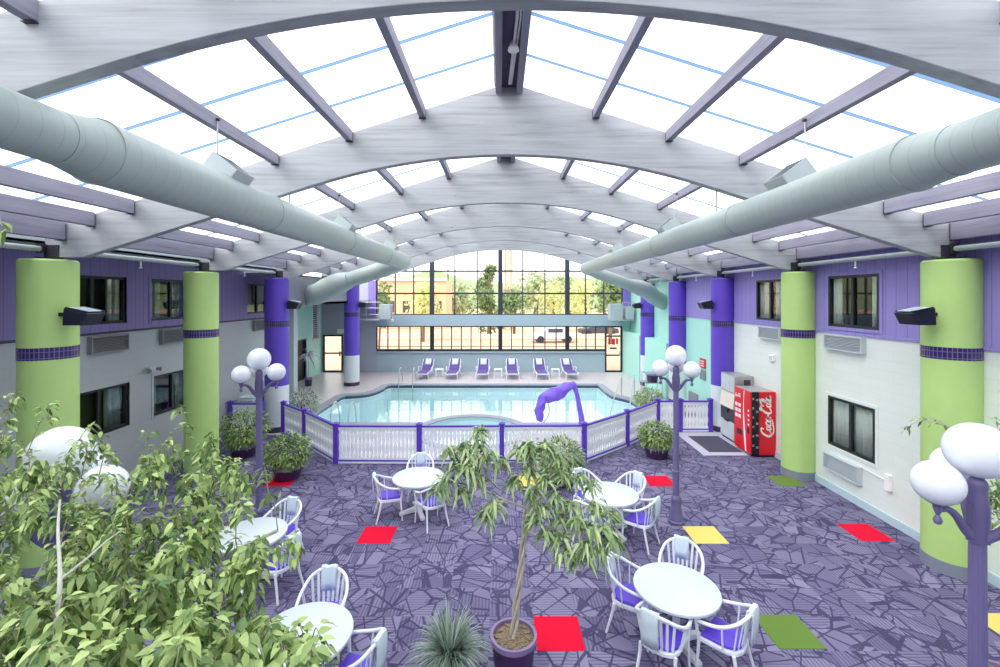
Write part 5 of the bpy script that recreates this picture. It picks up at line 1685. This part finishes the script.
o = thing('street_light', 'thin street light outside above the trees', 'street light', (at(448, 70), 70, 0))
MB().tube([(0, 0, 0), (0, 0, hgt(265, 70))], .09, 8).build('pole', M['mull'], o)
MB().bar((-.8, 0, hgt(265, 70)), (.8, 0, hgt(265, 70)), .2, .12).build('lamp_arm', M['mull'], o)
# boundary wall and parked cars past the lower windows
struct(MB().box(-40, 40, 46, 46.3, 0, .55), 'kerb_outside', M['bgwhite'])
def car(x, y, m, label):
    o = thing('car', label, 'car', (x, y, 0), .1, group='parked cars outside')
    prof = [(-2.1, .35), (-2.15, .8), (-1.3, .95), (-.7, 1.42), (.9, 1.45), (1.5, 1.0), (2.1, .85), (2.15, .35)]
    vs = [(p[0], -.85, p[1]) for p in prof] + [(p[0], .85, p[1]) for p in prof]
    n = len(prof)
    MB().add(vs, [tuple(range(n)), tuple(reversed(range(n, 2 * n)))] + [(i, n + i, n + (i + 1) % n, (i + 1) % n) for i in range(n)]).build('body', m, o, bevel=.08)
    MB().box(-.6, .8, -.87, -.84, 1.0, 1.36).build('side_window', M['darkgrey'], o)
    for a in (-1.35, 1.35):
        for b in (-.8, .8):
            MB().tube([(a, b - .1, .34), (a, b + .1, .34)], .34, 18).build('wheel', M['black'], o)
car(at(552, 44), 43.5, M['grille'], 'silver car parked outside past the lower windows')
car(at(598, 50), 50, M['darkgrey'], 'dark car parked outside near the glass exit door')

# ------------------------------------------------------------ light, camera
w = bpy.data.worlds.new('sky'); bpy.context.scene.world = w; w.use_nodes = True
nt = w.node_tree; nt.nodes.clear()
out = nt.nodes.new('ShaderNodeOutputWorld'); bg = nt.nodes.new('ShaderNodeBackground')
tc = nt.nodes.new('ShaderNodeTexCoord'); sx = nt.nodes.new('ShaderNodeSeparateXYZ'); rp = nt.nodes.new('ShaderNodeValToRGB')
nt.links.new(tc.outputs['Generated'], sx.inputs[0]); nt.links.new(sx.outputs[2], rp.inputs[0])
e = rp.color_ramp.elements
e[0].position = 0.0; e[0].color = (1.0, .97, .93, 1); e[1].position = .5; e[1].color = (.94, .97, 1.0, 1)
nt.links.new(rp.outputs[0], bg.inputs[0]); bg.inputs[1].default_value = 1.0
nt.links.new(bg.outputs[0], out.inputs[0])
sl = bpy.data.lights.new('sun', 'SUN'); sl.energy = 1.3; sl.angle = math.radians(50); sl.color = (1, .97, .93)
so = bpy.data.objects.new('sun', sl); link(so)
so.rotation_euler = Vector((.62, .42, -.66)).to_track_quat('-Z', 'Y').to_euler()

cam = bpy.data.cameras.new('camera'); cam.sensor_width = 36; cam.lens = 36 * F / 1000
cam.shift_y = -(333.5 - HZ) / 1000; cam.clip_start = .05; cam.clip_end = 1000
co = bpy.data.objects.new('camera', cam); link(co)
co.location = (0, 0, CAMZ); co.rotation_euler = (PI / 2, 0, 0)
sc = bpy.context.scene
sc.camera = co
sc.view_settings.view_transform = 'Standard'; sc.view_settings.look = 'None'
sc.view_settings.gamma = 1.0; sc.view_settings.use_curve_mapping = False
sc.view_settings.exposure = 1.5
sc.cycles.use_denoising = True
sc.cycles.max_bounces = 10; sc.cycles.diffuse_bounces = 5; sc.cycles.transparent_max_bounces = 24
sc.cycles.caustics_reflective = False; sc.cycles.caustics_refractive = False
sc.cycles.sample_clamp_indirect = 6
